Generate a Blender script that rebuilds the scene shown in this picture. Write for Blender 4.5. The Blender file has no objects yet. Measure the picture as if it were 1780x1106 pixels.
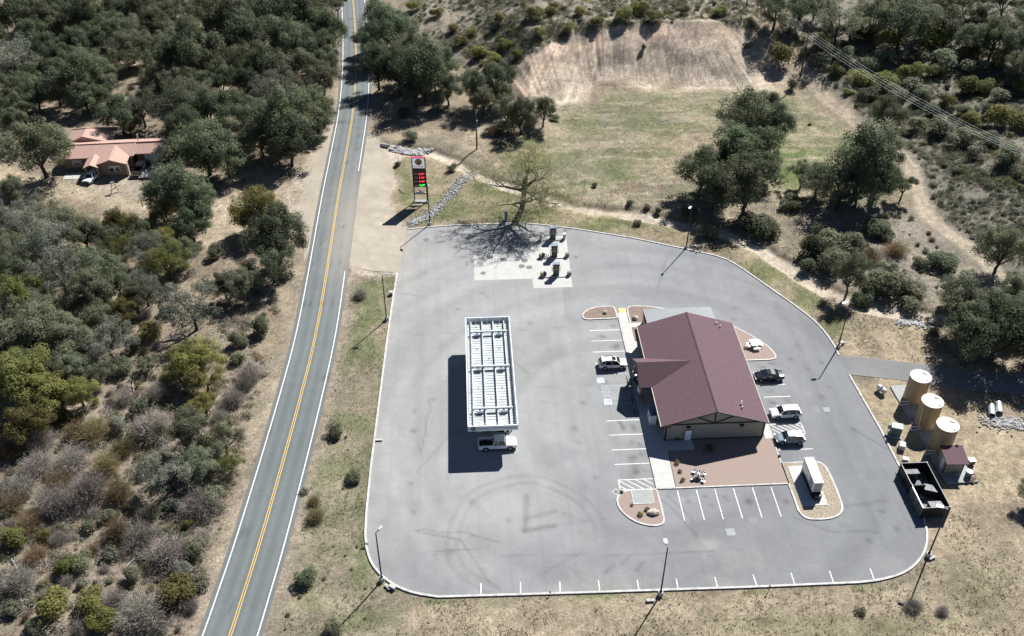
import bpy, bmesh, math, random
import numpy as np
from mathutils import Vector, Matrix
from mathutils.geometry import delaunay_2d_cdt
PI = math.pi
R = math.radians
random.seed(7)
rng = np.random.default_rng(11)
scene = bpy.context.scene
COL = scene.collection

# ------------------------------------------------------------------ camera, sky, sun
FPX, PITCH, HC = 1700.0, 38.31, 108.0            # focal length in photo pixels, degrees below level, metres up
CE, CN, YAW = -13.13, -101.67, 3.0               # where the camera stands in the lot's own axes (X east, Y north)
cam_d = bpy.data.cameras.new('camera'); cam = bpy.data.objects.new('camera', cam_d); COL.objects.link(cam)
cam_d.sensor_fit = 'HORIZONTAL'; cam_d.sensor_width = 36; cam_d.lens = 36 * FPX / 1780
cam_d.clip_start = 0.5; cam_d.clip_end = 6000
cam.location = (CE, CN, HC); cam.rotation_euler = (R(90 - PITCH), 0, R(-YAW))
scene.camera = cam
SUN_AZ, SUN_EL = 36.0, 45.0                      # azimuth clockwise from +Y
w = bpy.data.worlds.new('World'); scene.world = w; w.use_nodes = True
nt = w.node_tree; bg = nt.nodes['Background']
sky = nt.nodes.new('ShaderNodeTexSky'); sky.sky_type = 'NISHITA'; sky.sun_disc = False
sky.sun_elevation = R(SUN_EL); sky.sun_rotation = R(SUN_AZ)
sky.altitude = 1400; sky.air_density = 0.65; sky.dust_density = 0.15; sky.ozone_density = 1.5
nt.links.new(sky.outputs[0], bg.inputs[0]); bg.inputs[1].default_value = 0.05
sd = bpy.data.lights.new('sun', 'SUN'); sd.energy = 5.0; sd.angle = R(0.53); sd.color = (1, 0.975, 0.94)
sun = bpy.data.objects.new('sun', sd); COL.objects.link(sun)
sv = Vector((math.sin(R(SUN_AZ)) * math.cos(R(SUN_EL)), math.cos(R(SUN_AZ)) * math.cos(R(SUN_EL)), math.sin(R(SUN_EL))))
sun.rotation_euler = sv.to_track_quat('Z', 'Y').to_euler(); sun.location = sv * 300
vs = scene.view_settings; vs.view_transform = 'Standard'; vs.look = 'None'; vs.gamma = 1; vs.exposure = 0.92
scene.cycles.max_bounces = 6; scene.cycles.transparent_max_bounces = 4

# ------------------------------------------------------------------ camera model: photo pixel <-> place
_cp, _sp = math.cos(R(PITCH)), math.sin(R(PITCH))
_cy, _sy = math.cos(R(YAW)), math.sin(R(YAW))
def ray(u, v):
    x = (u - 890) / FPX; y = -(v - 553) / FPX
    a, b, c = x, _cp + y * _sp, -_sp + y * _cp
    return np.array([a * _cy + b * _sy, -a * _sy + b * _cy, c])
def G(u, v, z=0.0):
    d = ray(u, v); t = (z - HC) / d[2]
    return (CE + d[0] * t, CN + d[1] * t)
def to_px(X, Y, Z):
    dx = X - CE; dy = Y - CN; dz = Z - HC
    a = dx * _cy - dy * _sy; b = dx * _sy + dy * _cy
    yc = b * _sp + dz * _cp; zc = b * _cp - dz * _sp
    return 890 + FPX * a / zc, 553 - FPX * yc / zc

# ------------------------------------------------------------------ noise and distance fields (numpy)
_tab = rng.random((256, 256))
def vnoise(x, y, s=0):
    x = np.asarray(x, float) + 37.3 * s; y = np.asarray(y, float) + 91.7 * s
    xi = np.floor(x).astype(int); yi = np.floor(y).astype(int)
    fx = x - xi; fy = y - yi
    fx = fx * fx * (3 - 2 * fx); fy = fy * fy * (3 - 2 * fy)
    a = _tab[xi & 255, yi & 255]; b = _tab[(xi + 1) & 255, yi & 255]
    c = _tab[xi & 255, (yi + 1) & 255]; d = _tab[(xi + 1) & 255, (yi + 1) & 255]
    return (a * (1 - fx) + b * fx) * (1 - fy) + (c * (1 - fx) + d * fx) * fy
def fbm(x, y, s=0, o=4):
    t = 0; a = 0.5; n = 0
    for i in range(o):
        t = t + a * vnoise(np.asarray(x) * 2 ** i, np.asarray(y) * 2 ** i, s + i); n += a; a *= 0.5
    return t / n
def sm(a, b, x):
    t = np.clip((x - a) / (b - a), 0, 1); return t * t * (3 - 2 * t)
def seg_dist(x, y, pts, closed=False):
    """distance to a polyline, side sign (+ left), nearest parameter"""
    best = np.full(np.shape(x), 1e18); side = np.ones(np.shape(x)); par = np.zeros(np.shape(x))
    n = len(pts)
    for i in range(n if closed else n - 1):
        ax, ay = pts[i]; bx, by = pts[(i + 1) % n]
        dx, dy = bx - ax, by - ay; l2 = dx * dx + dy * dy + 1e-12
        t = np.clip(((x - ax) * dx + (y - ay) * dy) / l2, 0, 1)
        ex = x - (ax + t * dx); ey = y - (ay + t * dy)
        d = ex * ex + ey * ey
        m = d < best
        best = np.where(m, d, best); side = np.where(m, np.sign(dx * (y - ay) - dy * (x - ax)), side)
        par = np.where(m, i + t, par)
    return np.sqrt(best), side, par
def inside(x, y, pts):
    r = np.zeros(np.shape(x), bool); n = len(pts)
    for i in range(n):
        ax, ay = pts[i]; bx, by = pts[(i + 1) % n]
        if ay == by: continue
        r ^= ((ay > y) != (by > y)) & (x < (bx - ax) * (y - ay) / (by - ay) + ax)
    return r
def sdf(x, y, pts):
    d = seg_dist(x, y, pts, True)[0]
    return np.where(inside(x, y, pts), -d, d)
def chaikin(p, closed=False, n=1):
    for _ in range(n):
        q = []
        m = len(p)
        if not closed: q.append(p[0])
        for i in range(m if closed else m - 1):
            a, b = p[i], p[(i + 1) % m]
            q.append((a[0] * .75 + b[0] * .25, a[1] * .75 + b[1] * .25)); q.append((a[0] * .25 + b[0] * .75, a[1] * .25 + b[1] * .75))
        if not closed: q.append(p[-1])
        p = q
    return p
def pxl(*pts): return [G(u, v) for u, v in pts]

# ------------------------------------------------------------------ plan of the place
LOT = pxl((690, 475), (680, 540), (671, 605), (657, 715), (645, 810), (637, 890)) + \
      chaikin(pxl((635, 930), (638, 960), (650, 988), (678, 1014), (715, 1031), (762, 1038)), n=2) + \
      pxl((1000, 1031), (1300, 1021)) + chaikin(pxl((1490, 1013), (1530, 1009), (1575, 996), (1603, 970), (1613, 940), (1608, 905), (1596, 875)), n=2) + \
      pxl((1564, 812), (1530, 746), (1500, 694), (1476, 652)) + \
      chaikin(pxl((1458, 618), (1448, 597), (1425, 566), (1390, 537), (1330, 495), (1283, 462), (1255, 447), (1200, 435)), n=1) + \
      pxl((1100, 414), (1000, 398)) + chaikin(pxl((940, 391), (900, 388), (850, 390)), n=1) + pxl((790, 392), (745, 395), (709, 399), (700, 440))
ROADC = [G(*q) for q in ((372, 1180), (400, 1106), (425, 1028), (450, 950), (490, 810), (520, 700), (548, 590), (567, 480), (588, 340), (602, 265), (615, 190), (619, 120), (618, 60), (614, 0), (608, -60), (598, -130))]
ROADC = chaikin(ROADC, n=2)
ACCESS = chaikin(pxl((1452, 632), (1500, 637), (1560, 643), (1640, 655), (1700, 664), (1790, 668), (1900, 672), (2000, 690)), n=1)
HILL = [G(*q) for q in ((545, -260), (640, -60), (680, 20), (740, 90), (830, 150), (893, 205), (957, 228), (978, 178), (1030, 150), (1150, 150), (1300, 152), (1352, 138), (1420, 178), (1500, 240), (1580, 330), (1690, 450), (1810, 560), (2050, 720))]
BCX, BCY = G(1110, 420)
BX0, BX1 = G(905, 170)[0], G(1335, 140)[0]
HILLPOLY = HILL + [(3000, 300), (3000, 4000), (-1500, 4000), (HILL[0][0] - 200, 2500)]
WASH = chaikin(pxl((640, 245), (700, 260), (770, 270), (830, 305), (900, 330), (960, 348), (1020, 364), (1100, 372), (1170, 385), (1240, 397), (1310, 425), (1370, 465), (1420, 498), (1480, 528), (1560, 545), (1680, 560)), n=1)
def hgt(x, y):
    x = np.asarray(x, float); y = np.asarray(y, float)
    d = seg_dist(x, y, HILL)[0]
    d = np.where(inside(x, y, HILLPOLY), d, -d)
    b = sm(BX0 - 16, BX0 + 8, x) * (1 - sm(BX1 - 6, BX1 + 26, x))
    dp = np.maximum(d, 0)
    bank = 8.6 * (.6 * np.clip(dp / 20, 0, 1) + .4 * sm(0, 20, dp)) + 0.09 * np.maximum(dp - 19, 0)
    soft = 13 * (1 - np.exp(-dp * 0.17 / 13)) * sm(0, 8, dp)
    th = np.arctan2(x - BCX, y - BCY); gv = vnoise(th * 75, dp * .05, 50) * .6 + vnoise(th * 170, dp * .09, 52) * .4
    bank = bank + (gv - .5) * .62 * sm(1, 7, dp) * (1 - sm(17, 23, dp)) + .5 * np.exp(-((dp - 20) / 2.2) ** 2)
    h = b * bank + (1 - b) * soft
    h = np.minimum(h, 40)
    h = h + sm(0, 12, dp) * (fbm(x * .05, y * .05, 3, 3) - .5) * 3.0
    dw = seg_dist(x, y, WASH)[0]
    h = h - 0.55 * (1 - sm(.8, 3.2, dw))
    dl = sdf(x, y, LOT); dr = seg_dist(x, y, ROADC)[0] - 4.2; da = seg_dist(x, y, ACCESS)[0] - 3.0
    free = np.clip(np.minimum(np.minimum(dl, dr), da), 0, None)
    h = h * sm(0, 3, free) + sm(1, 10, free) * (fbm(x * .11, y * .11, 9, 3) - .5) * 0.9
    h = h * sm(0, 2, free)
    return h
def G2(u, v, off=0.0):
    """where the ray of a photo pixel meets the ground (raised by off)"""
    d = ray(u, v); t0 = (45 - HC) / d[2]; t1 = (-2 - HC) / d[2]
    ts = np.linspace(t0, t1, 160)
    X = CE + d[0] * ts; Y = CN + d[1] * ts; Z = HC + d[2] * ts
    g = Z - hgt(X, Y) - off
    i = int(np.argmax(g < 0)) if (g < 0).any() else len(ts) - 1
    if i > 0:
        k = g[i - 1] / (g[i - 1] - g[i] + 1e-9); t = ts[i - 1] + (ts[i] - ts[i - 1]) * k
    else: t = ts[0]
    x, y = CE + d[0] * t, CN + d[1] * t
    return x, y, float(hgt(x, y))
def mpp(x, y, z=0):                                # metres per photo pixel at a place
    b = (x - CE) * _sy + (y - CN) * _cy
    return (b * _cp - (z - HC) * _sp) / FPX

# ------------------------------------------------------------------ mesh and object helpers
class MB:
    def __init__(s): s.v = []; s.f = []; s.smooth = False
    def add(s, vs, fs):
        o = len(s.v); s.v += [tuple(q) for q in vs]; s.f += [tuple(i + o for i in f) for f in fs]; return s
    def box(s, c, d, rz=0.0, rot=None):
        hx, hy, hz = d[0] / 2, d[1] / 2, d[2] / 2
        m = rot if rot is not None else Matrix.Rotation(rz, 3, 'Z')
        vs = [Vector(c) + m @ Vector((a * hx, b * hy, e * hz)) for e in (-1, 1) for b in (-1, 1) for a in (-1, 1)]
        return s.add(vs, [(0, 2, 3, 1), (4, 5, 7, 6), (0, 1, 5, 4), (2, 6, 7, 3), (0, 4, 6, 2), (1, 3, 7, 5)])
    def bar(s, a, b, wd, ht):                        # rectangular bar between two points
        a = Vector(a); b = Vector(b); d = b - a; q = d.to_track_quat('X', 'Z').to_matrix()
        return s.box((a + b) / 2, (d.length, wd, ht), rot=q)
    def prism(s, poly, z0, z1):
        n = len(poly); A = sum(poly[i][0] * poly[(i + 1) % n][1] - poly[(i + 1) % n][0] * poly[i][1] for i in range(n))
        if A < 0: poly = poly[::-1]
        vs = [(x, y, z0) for x, y in poly] + [(x, y, z1) for x, y in poly]
        return s.add(vs, [tuple(range(n - 1, -1, -1)), tuple(range(n, 2 * n))] + [(i, (i + 1) % n, n + (i + 1) % n, n + i) for i in range(n)])
    def xprism(s, poly, x0, x1, axis='X'):           # poly of (other axis, z) swept along X or Y
        n = len(poly)
        if axis == 'X': vs = [(x0, a, z) for a, z in poly] + [(x1, a, z) for a, z in poly]
        else: vs = [(a, x0, z) for a, z in poly] + [(a, x1, z) for a, z in poly]
        return s.add(vs, [tuple(range(n - 1, -1, -1)), tuple(range(n, 2 * n))] + [(i, (i + 1) % n, n + (i + 1) % n, n + i) for i in range(n)])
    def tube(s, a, b, r0, r1=None, n=8, cap=True):
        r1 = r0 if r1 is None else r1
        a = Vector(a); b = Vector(b); q = (b - a).to_track_quat('Z', 'Y').to_matrix()
        vs = []
        for c, r in ((a, r0), (b, r1)):
            for i in range(n): vs.append(c + q @ Vector((r * math.cos(2 * PI * i / n), r * math.sin(2 * PI * i / n), 0)))
        fs = [(i, (i + 1) % n, n + (i + 1) % n, n + i) for i in range(n)]
        if cap: fs += [tuple(range(n - 1, -1, -1)), tuple(range(n, 2 * n))]
        return s.add(vs, fs)
    def lathe(s, prof, n=24, c=(0, 0, 0)):
        vs = []; m = len(prof)
        for r, z in prof:
            for i in range(n): vs.append((c[0] + r * math.cos(2 * PI * i / n), c[1] + r * math.sin(2 * PI * i / n), c[2] + z))
        fs = [(j * n + i, j * n + (i + 1) % n, (j + 1) * n + (i + 1) % n, (j + 1) * n + i) for j in range(m - 1) for i in range(n)]
        fs += [tuple(range(n - 1, -1, -1)), tuple((m - 1) * n + i for i in range(n))]
        return s.add(vs, fs)
    def blob(s, c, r, seed=0, nu=9, nv=6, rough=.25):
        rd = random.Random(seed); vs = []; fs = []
        for j in range(nv + 1):
            th = PI * j / nv
            for i in range(nu):
                k = 1 + (rd.random() - .5) * 2 * rough if 0 < j < nv else 1
                vs.append((c[0] + r[0] * k * math.sin(th) * math.cos(2 * PI * i / nu), c[1] + r[1] * k * math.sin(th) * math.sin(2 * PI * i / nu), c[2] + r[2] * k * math.cos(th)))
        for j in range(nv):
            for i in range(nu): fs.append((j * nu + i, (j + 1) * nu + i, (j + 1) * nu + (i + 1) % nu, j * nu + (i + 1) % nu))
        return s.add(vs, fs)
    def loft(s, secs, cap=True):
        n = len(secs[0]); o = len(s.v); vs = [q for c in secs for q in c]; fs = []
        for j in range(len(secs) - 1):
            for i in range(n): fs.append((j * n + i, j * n + (i + 1) % n, (j + 1) * n + (i + 1) % n, (j + 1) * n + i))
        if cap: fs += [tuple(range(n - 1, -1, -1)), tuple((len(secs) - 1) * n + i for i in range(n))]
        return s.add(vs, fs)
    def sweep(s, pts, half, z0, z1, closed=False):   # a kerb-like bar along a plan polyline
        n = len(pts); rails = []
        for i in range(n):
            a = pts[i - 1] if (i or closed) else pts[i]; b = pts[(i + 1) % n] if (i < n - 1 or closed) else pts[i]
            dx, dy = b[0] - a[0], b[1] - a[1]; l = math.hypot(dx, dy) or 1
            nx, ny = -dy / l * half, dx / l * half
            zz = pts[i][2] if len(pts[i]) > 2 else 0
            rails.append([(pts[i][0] - nx, pts[i][1] - ny, zz + z0), (pts[i][0] + nx, pts[i][1] + ny, zz + z0), (pts[i][0] + nx, pts[i][1] + ny, zz + z1), (pts[i][0] - nx, pts[i][1] - ny, zz + z1)])
        if closed: rails.append(rails[0])
        return s.loft(rails, cap=not closed)
    def quad(s, a, b, c, d): return s.add([a, b, c, d], [(0, 1, 2, 3)])
    def build(s, name, mat, parent=None, smooth=False, fix=True):
        me = bpy.data.meshes.new(name); me.from_pydata(s.v, [], s.f)
        if fix:
            bm = bmesh.new(); bm.from_mesh(me); bmesh.ops.recalc_face_normals(bm, faces=bm.faces); bm.to_mesh(me); bm.free()
        if smooth:
            for p in me.polygons: p.use_smooth = True
        return link(name, me, mat, parent)
def link(name, me, mat, parent=None):
    o = bpy.data.objects.new(name, me); COL.objects.link(o)
    if mat:
        if len(me.materials): me.materials[0] = mat
        else: me.materials.append(mat)
    if parent: o.parent = parent
    return o
def tag(o, label=None, cat=None, group=None, kind=None):
    if label: o['label'] = label
    if cat: o['category'] = cat
    if group: o['group'] = group
    if kind: o['kind'] = kind
    return o
def thing(name, label, cat, loc=(0, 0, 0), rz=0.0, group=None):
    o = bpy.data.objects.new(name, None); COL.objects.link(o); o.location = loc; o.rotation_euler = (0, 0, rz)
    o.empty_display_size = .3
    return tag(o, label, cat, group)
def kids(o): return [c for c in COL.objects if c.parent == o]
def dup(o, loc=None, rz=None, label=None, parent=None, scale=None, ch=None):
    c = o.copy(); COL.objects.link(c)
    if parent: c.parent = parent
    if loc is not None: c.location = loc
    if rz is not None: c.rotation_euler = (0, 0, rz)
    if scale: c.scale = scale
    if label: c['label'] = label
    for k in (ch if ch is not None else list(o.children)): dup(k, parent=c)
    return c
def mesh_np(name, V, F, mat, parent=None, col=None):
    me = bpy.data.meshes.new(name); V = np.asarray(V, np.float32); F = np.asarray(F, np.int32)
    k = F.shape[1]
    me.vertices.add(len(V)); me.vertices.foreach_set('co', V.ravel())
    me.loops.add(F.size); me.loops.foreach_set('vertex_index', F.ravel())
    me.polygons.add(len(F)); me.polygons.foreach_set('loop_start', np.arange(0, F.size, k, dtype=np.int32))
    me.polygons.foreach_set('loop_total', np.full(len(F), k, np.int32))
    if col is not None:
        at = me.color_attributes.new('col', 'FLOAT_COLOR', 'POINT')
        c4 = np.ones((len(V), 4), np.float32); c4[:, :3] = col; at.data.foreach_set('color', c4.ravel())
    me.update(calc_edges=True)
    return link(name, me, mat, parent) if mat is not None else me
def text_mesh(body, size, align='CENTER'):
    cu = bpy.data.curves.new('lettering', 'FONT'); cu.body = body; cu.size = size; cu.align_x = align; cu.align_y = 'CENTER'; cu.extrude = 0.004
    ob = bpy.data.objects.new('lettering', cu); COL.objects.link(ob)
    dg = bpy.context.evaluated_depsgraph_get(); me = bpy.data.meshes.new_from_object(ob.evaluated_get(dg))
    bpy.data.objects.remove(ob); bpy.data.curves.remove(cu); me.name = 'lettering'
    return me

# ------------------------------------------------------------------ materials
def newmat(name):
    m = bpy.data.materials.new(name); m.use_nodes = True
    return m, m.node_tree, m.node_tree.nodes['Principled BSDF']
def N(t, ty, **kw):
    n = t.nodes.new(ty)
    for k, v in kw.items():
        if k == 'op': n.operation = v
        elif k.startswith('i_'):
            key = k[2:]; n.inputs[int(key) if key.isdigit() else key.replace('_', ' ')].default_value = v
        else: setattr(n, k, v)
    return n
def mixmul(t, a_sock, fac_sock, lo, hi):
    mr = N(t, 'ShaderNodeMapRange', i_1=.3, i_2=.7, i_3=lo, i_4=hi); t.links.new(fac_sock, mr.inputs[0])
    vm = N(t, 'ShaderNodeVectorMath', op='SCALE'); t.links.new(a_sock, vm.inputs[0]); t.links.new(mr.outputs[0], vm.inputs['Scale'])
    return vm.outputs[0]
def mat(name, c, rough=.6, metal=0.0, var=.12, scale=2.0, bump=0.0, bscale=20.0, spec=.4, coat=0.0, obj=True):
    m, t, b = newmat(name)
    b.inputs['Roughness'].default_value = rough; b.inputs['Metallic'].default_value = metal
    b.inputs['Specular IOR Level'].default_value = spec
    if coat: b.inputs['Coat Weight'].default_value = coat; b.inputs['Coat Roughness'].default_value = .08
    rgb = N(t, 'ShaderNodeRGB'); rgb.outputs[0].default_value = (*c, 1)
    tc = N(t, 'ShaderNodeTexCoord')
    nz = N(t, 'ShaderNodeTexNoise', i_Scale=scale, i_Detail=6.0, i_Roughness=.65); t.links.new(tc.outputs['Object'], nz.inputs['Vector'])
    t.links.new(mixmul(t, rgb.outputs[0], nz.outputs['Fac'], 1 - var, 1 + var), b.inputs['Base Color'])
    if bump:
        n2 = N(t, 'ShaderNodeTexNoise', i_Scale=bscale, i_Detail=4.0); t.links.new(tc.outputs['Object'], n2.inputs['Vector'])
        bp = N(t, 'ShaderNodeBump', i_Strength=bump, i_Distance=.05); t.links.new(n2.outputs['Fac'], bp.inputs['Height']); t.links.new(bp.outputs[0], b.inputs['Normal'])
    return m
def stripemat(name, c, c2, axis, period, width, rough=.5, metal=0.0, var=.08):
    """ribbed or seamed sheet: thin lines of c2 across c, along an object axis"""
    m = mat(name, c, rough, metal, var)
    t = m.node_tree; b = t.nodes['Principled BSDF']; src = b.inputs['Base Color'].links[0].from_socket
    tc = N(t, 'ShaderNodeTexCoord'); sp = N(t, 'ShaderNodeSeparateXYZ'); t.links.new(tc.outputs['Object'], sp.inputs[0])
    md = N(t, 'ShaderNodeMath', op='PINGPONG', i_1=period / 2); t.links.new(sp.outputs[axis], md.inputs[0])
    lt = N(t, 'ShaderNodeMath', op='LESS_THAN', i_1=width); t.links.new(md.outputs[0], lt.inputs[0])
    mx = N(t, 'ShaderNodeMix', data_type='RGBA'); t.links.new(lt.outputs[0], mx.inputs[0]); t.links.new(src, mx.inputs[6]); mx.inputs[7].default_value = (*c2, 1)
    t.links.new(mx.outputs[2], b.inputs['Base Color'])
    return m
def vcolmat(name, layers, rough=.9, bump=.5, bdist=.06, bscale=4.0, tuft=None):
    """baked ground colour times several scales of noise"""
    m, t, b = newmat(name)
    b.inputs['Roughness'].default_value = rough; b.inputs['Specular IOR Level'].default_value = .15
    at = N(t, 'ShaderNodeAttribute', attribute_name='col'); tc = N(t, 'ShaderNodeTexCoord')
    s = at.outputs['Color']
    for sc, lo, hi in layers:
        nz = N(t, 'ShaderNodeTexNoise', i_Scale=sc, i_Detail=4.0, i_Roughness=.7); t.links.new(tc.outputs['Object'], nz.inputs['Vector'])
        s = mixmul(t, s, nz.outputs['Fac'], lo, hi)
    if tuft:
        for sc, th, colr, ms, mlo, mhi in tuft:
            vo = N(t, 'ShaderNodeTexVoronoi', i_Scale=sc); t.links.new(tc.outputs['Object'], vo.inputs['Vector'])
            nz = N(t, 'ShaderNodeTexNoise', i_Scale=ms, i_Detail=3.0); t.links.new(tc.outputs['Object'], nz.inputs['Vector'])
            th_ = N(t, 'ShaderNodeMapRange', i_1=mlo, i_2=mhi, i_3=0.0, i_4=th); t.links.new(nz.outputs['Fac'], th_.inputs[0])
            lt = N(t, 'ShaderNodeMath', op='LESS_THAN'); t.links.new(vo.outputs['Distance'], lt.inputs[0]); t.links.new(th_.outputs[0], lt.inputs[1])
            f = N(t, 'ShaderNodeMath', op='MULTIPLY', i_1=.5); t.links.new(lt.outputs[0], f.inputs[0])
            mx = N(t, 'ShaderNodeMix', data_type='RGBA'); t.links.new(f.outputs[0], mx.inputs[0]); t.links.new(s, mx.inputs[6]); mx.inputs[7].default_value = (*colr, 1)
            s = mx.outputs[2]
    t.links.new(s, b.inputs['Base Color'])
    if bump:
        nz = N(t, 'ShaderNodeTexNoise', i_Scale=bscale, i_Detail=6.0, i_Roughness=.7); t.links.new(tc.outputs['Object'], nz.inputs['Vector'])
        bp = N(t, 'ShaderNodeBump', i_Strength=bump, i_Distance=bdist); t.links.new(nz.outputs['Fac'], bp.inputs['Height']); t.links.new(bp.outputs[0], b.inputs['Normal'])
    return m
def leafmat(name, c1, c2, trans=.22, hv=.02, scale=5.0):
    m, t, b = newmat(name)
    b.inputs['Roughness'].default_value = .65; b.inputs['Specular IOR Level'].default_value = .12
    tc = N(t, 'ShaderNodeTexCoord'); nz = N(t, 'ShaderNodeTexNoise', i_Scale=scale, i_Detail=3.0); t.links.new(tc.outputs['Object'], nz.inputs['Vector'])
    oi = N(t, 'ShaderNodeObjectInfo')
    geo = N(t, 'ShaderNodeNewGeometry')
    mr = N(t, 'ShaderNodeMapRange', i_1=.35, i_2=.65); t.links.new(nz.outputs['Fac'], mr.inputs[0])
    av = N(t, 'ShaderNodeMath', op='MULTIPLY_ADD', i_1=.5, i_2=0.0); t.links.new(geo.outputs['Random Per Island'], av.inputs[0])
    ad = N(t, 'ShaderNodeMath', op='MULTIPLY_ADD', i_1=.5); t.links.new(mr.outputs[0], ad.inputs[0]); t.links.new(av.outputs[0], ad.inputs[2])
    mx = N(t, 'ShaderNodeMix', data_type='RGBA'); t.links.new(ad.outputs[0], mx.inputs[0]); mx.inputs[6].default_value = (*c1, 1); mx.inputs[7].default_value = (*c2, 1)
    hs = N(t, 'ShaderNodeHueSaturation'); t.links.new(mx.outputs[2], hs.inputs['Color'])
    h = N(t, 'ShaderNodeMapRange', i_3=.5 - hv, i_4=.5 + hv); t.links.new(oi.outputs['Random'], h.inputs[0]); t.links.new(h.outputs[0], hs.inputs['Hue'])
    fr = N(t, 'ShaderNodeMath', op='FRACT'); mu = N(t, 'ShaderNodeMath', op='MULTIPLY', i_1=7.13); t.links.new(oi.outputs['Random'], mu.inputs[0]); t.links.new(mu.outputs[0], fr.inputs[0])
    v = N(t, 'ShaderNodeMapRange', i_3=.68, i_4=1.38); t.links.new(fr.outputs[0], v.inputs[0]); t.links.new(v.outputs[0], hs.inputs['Value'])
    t.links.new(hs.outputs[0], b.inputs['Base Color'])
    if trans:
        tr = N(t, 'ShaderNodeBsdfTranslucent'); t.links.new(hs.outputs[0], tr.inputs[0])
        ms = N(t, 'ShaderNodeMixShader', i_0=trans); t.links.new(b.outputs[0], ms.inputs[1]); t.links.new(tr.outputs[0], ms.inputs[2])
        t.links.new(ms.outputs[0], t.nodes['Material Output'].inputs[0])
    return m
def emit(name, c, s):
    m, t, b = newmat(name); b.inputs['Base Color'].default_value = (*[q * .3 for q in c], 1)
    b.inputs['Emission Color'].default_value = (*c, 1); b.inputs['Emission Strength'].default_value = s
    return m
M = {}
M['concrete'] = mat('concrete', (.43, .425, .405), .85, var=.08, scale=1.2, bump=.1)
M['kerb'] = mat('kerb_concrete', (.44, .43, .41), .85, var=.3, scale=1.3)
M['pad'] = mat('pale_concrete', (.40, .395, .375), .85, var=.10, scale=.9)
M['oldconc'] = mat('grey_concrete', (.27, .29, .28), .85, var=.12, scale=1.5)
M['white'] = mat('white_paint', (.78, .78, .77), .45, var=.04)
M['line'] = mat('road_paint', (.62, .62, .60), .7, var=.35, scale=3.5)
M['fadedline'] = mat('worn_road_paint', (.34, .37, .40), .8, var=.3, scale=4.0)
M['yellow'] = mat('yellow_road_paint', (.62, .40, .09), .7, var=.2, scale=3.0)
M['palewarm'] = mat('pale_yellow_paint', (.55, .46, .16), .7, var=.12)
M['roof'] = mat('maroon_shingle', (.098, .055, .066), .85, var=.15, scale=2.4, bump=.35, bscale=14)
M['roofdark'] = mat('maroon_ridge_cap', (.065, .036, .044), .85, var=.2, scale=5.0)
M['siding'] = stripemat('beige_siding', (.30, .28, .23), (.15, .14, .12), 0, .30, .018, .6)
M['sidingY'] = stripemat('beige_side_siding', (.30, .28, .23), (.15, .14, .12), 1, .30, .018, .6)
M['brown'] = mat('dark_brown_trim', (.035, .022, .018), .6, var=.15)
M['timber'] = mat('timber', (.17, .11, .06), .7, var=.25, scale=4)
M['stone'] = mat('stone_base', (.22, .19, .16), .9, var=.4, scale=6, bump=.5)
M['metalroof'] = stripemat('grey_metal_roof', (.17, .18, .19), (.11, .115, .125), 0, .35, .03, .45, .4)
M['black'] = mat('black_metal', (.014, .014, .016), .45, var=.2)
M['dark'] = mat('dark_plastic', (.028, .029, .032), .5, var=.2)
M['rubber'] = mat('rubber', (.015, .015, .016), .8, var=.2)
M['chrome'] = mat('bright_metal', (.55, .56, .58), .3, .9, var=.06)
M['galv'] = mat('galvanised_metal', (.42, .44, .45), .42, .5, var=.12, scale=3)
M['glass'] = mat('dark_glass', (.012, .018, .022), .06, var=.1, spec=.8)
M['shop_glass'] = mat('window_glass', (.03, .045, .055), .08, var=.1, spec=.8)
M['bluegrey'] = mat('blue_grey_steel', (.16, .21, .27), .5, var=.12)
M['deck'] = mat('white_steel_deck', (.43, .46, .47), .45, var=.2, scale=.55)
M['canopywhite'] = mat('white_fascia', (.70, .72, .74), .4, var=.05, scale=.7)
M['purple'] = mat('purple_stripe', (.07, .05, .16), .5)
M['emblemgreen'] = mat('green_emblem', (.035, .085, .06), .5)
M['emblemgold'] = mat('tan_emblem', (.33, .24, .12), .5)
M['tank'] = stripemat('tan_tank_steel', (.33, .24, .14), (.27, .195, .115), 2, 1.6, .03, .45, var=.14)
M['tanktop'] = mat('pale_tank_roof', (.46, .40, .32), .5, var=.05, scale=.8)
M['pipe'] = mat('pale_pipe', (.60, .58, .55), .5)
M['propane'] = mat('cream_tank', (.56, .56, .50), .4)
M['green_box'] = mat('green_transformer_paint', (.095, .15, .125), .5, var=.12)
M['dumpster'] = mat('dumpster_steel', (.022, .034, .036), .5, var=.25)
M['lid'] = mat('grey_plastic_lid', (.045, .047, .055), .45, var=.15)
M['slat'] = mat('black_slat_fence', (.012, .012, .013), .6, var=.25)
M['gate'] = stripemat('grey_slat_gate', (.10, .098, .085), (.05, .05, .045), 2, .25, .02, .6)
M['block'] = mat('sunlit_floor_tan', (.36, .33, .27), .85, var=.12)
M['wood'] = mat('grey_weathered_wood', (.24, .20, .16), .85, var=.25, scale=4)
M['palewood'] = mat('pale_wood', (.50, .44, .35), .8, var=.2)
M['polewood'] = mat('pole_wood', (.10, .075, .055), .85, var=.3, scale=3)
M['wire'] = mat('cable', (.80, .80, .81), .6)
M['rock'] = mat('pale_rock', (.42, .39, .33), .9, var=.3, scale=3, bump=.5, bscale=6)
M['riprap'] = mat('riprap_rock', (.32, .322, .318), .9, var=.45, scale=1.5, bump=.4, bscale=6)
M['gravelred'] = mat('reddish_gravel', (.27, .208, .178), .95, var=.3, scale=9, bump=.4, bscale=14)
M['gravelbrown'] = mat('brown_bark_gravel', (.20, .15, .122), .95, var=.55, scale=5, bump=.8, bscale=9)
M['graveltan'] = mat('tan_gravel', (.275, .235, .175), .95, var=.6, scale=6, bump=.8, bscale=9)
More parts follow.
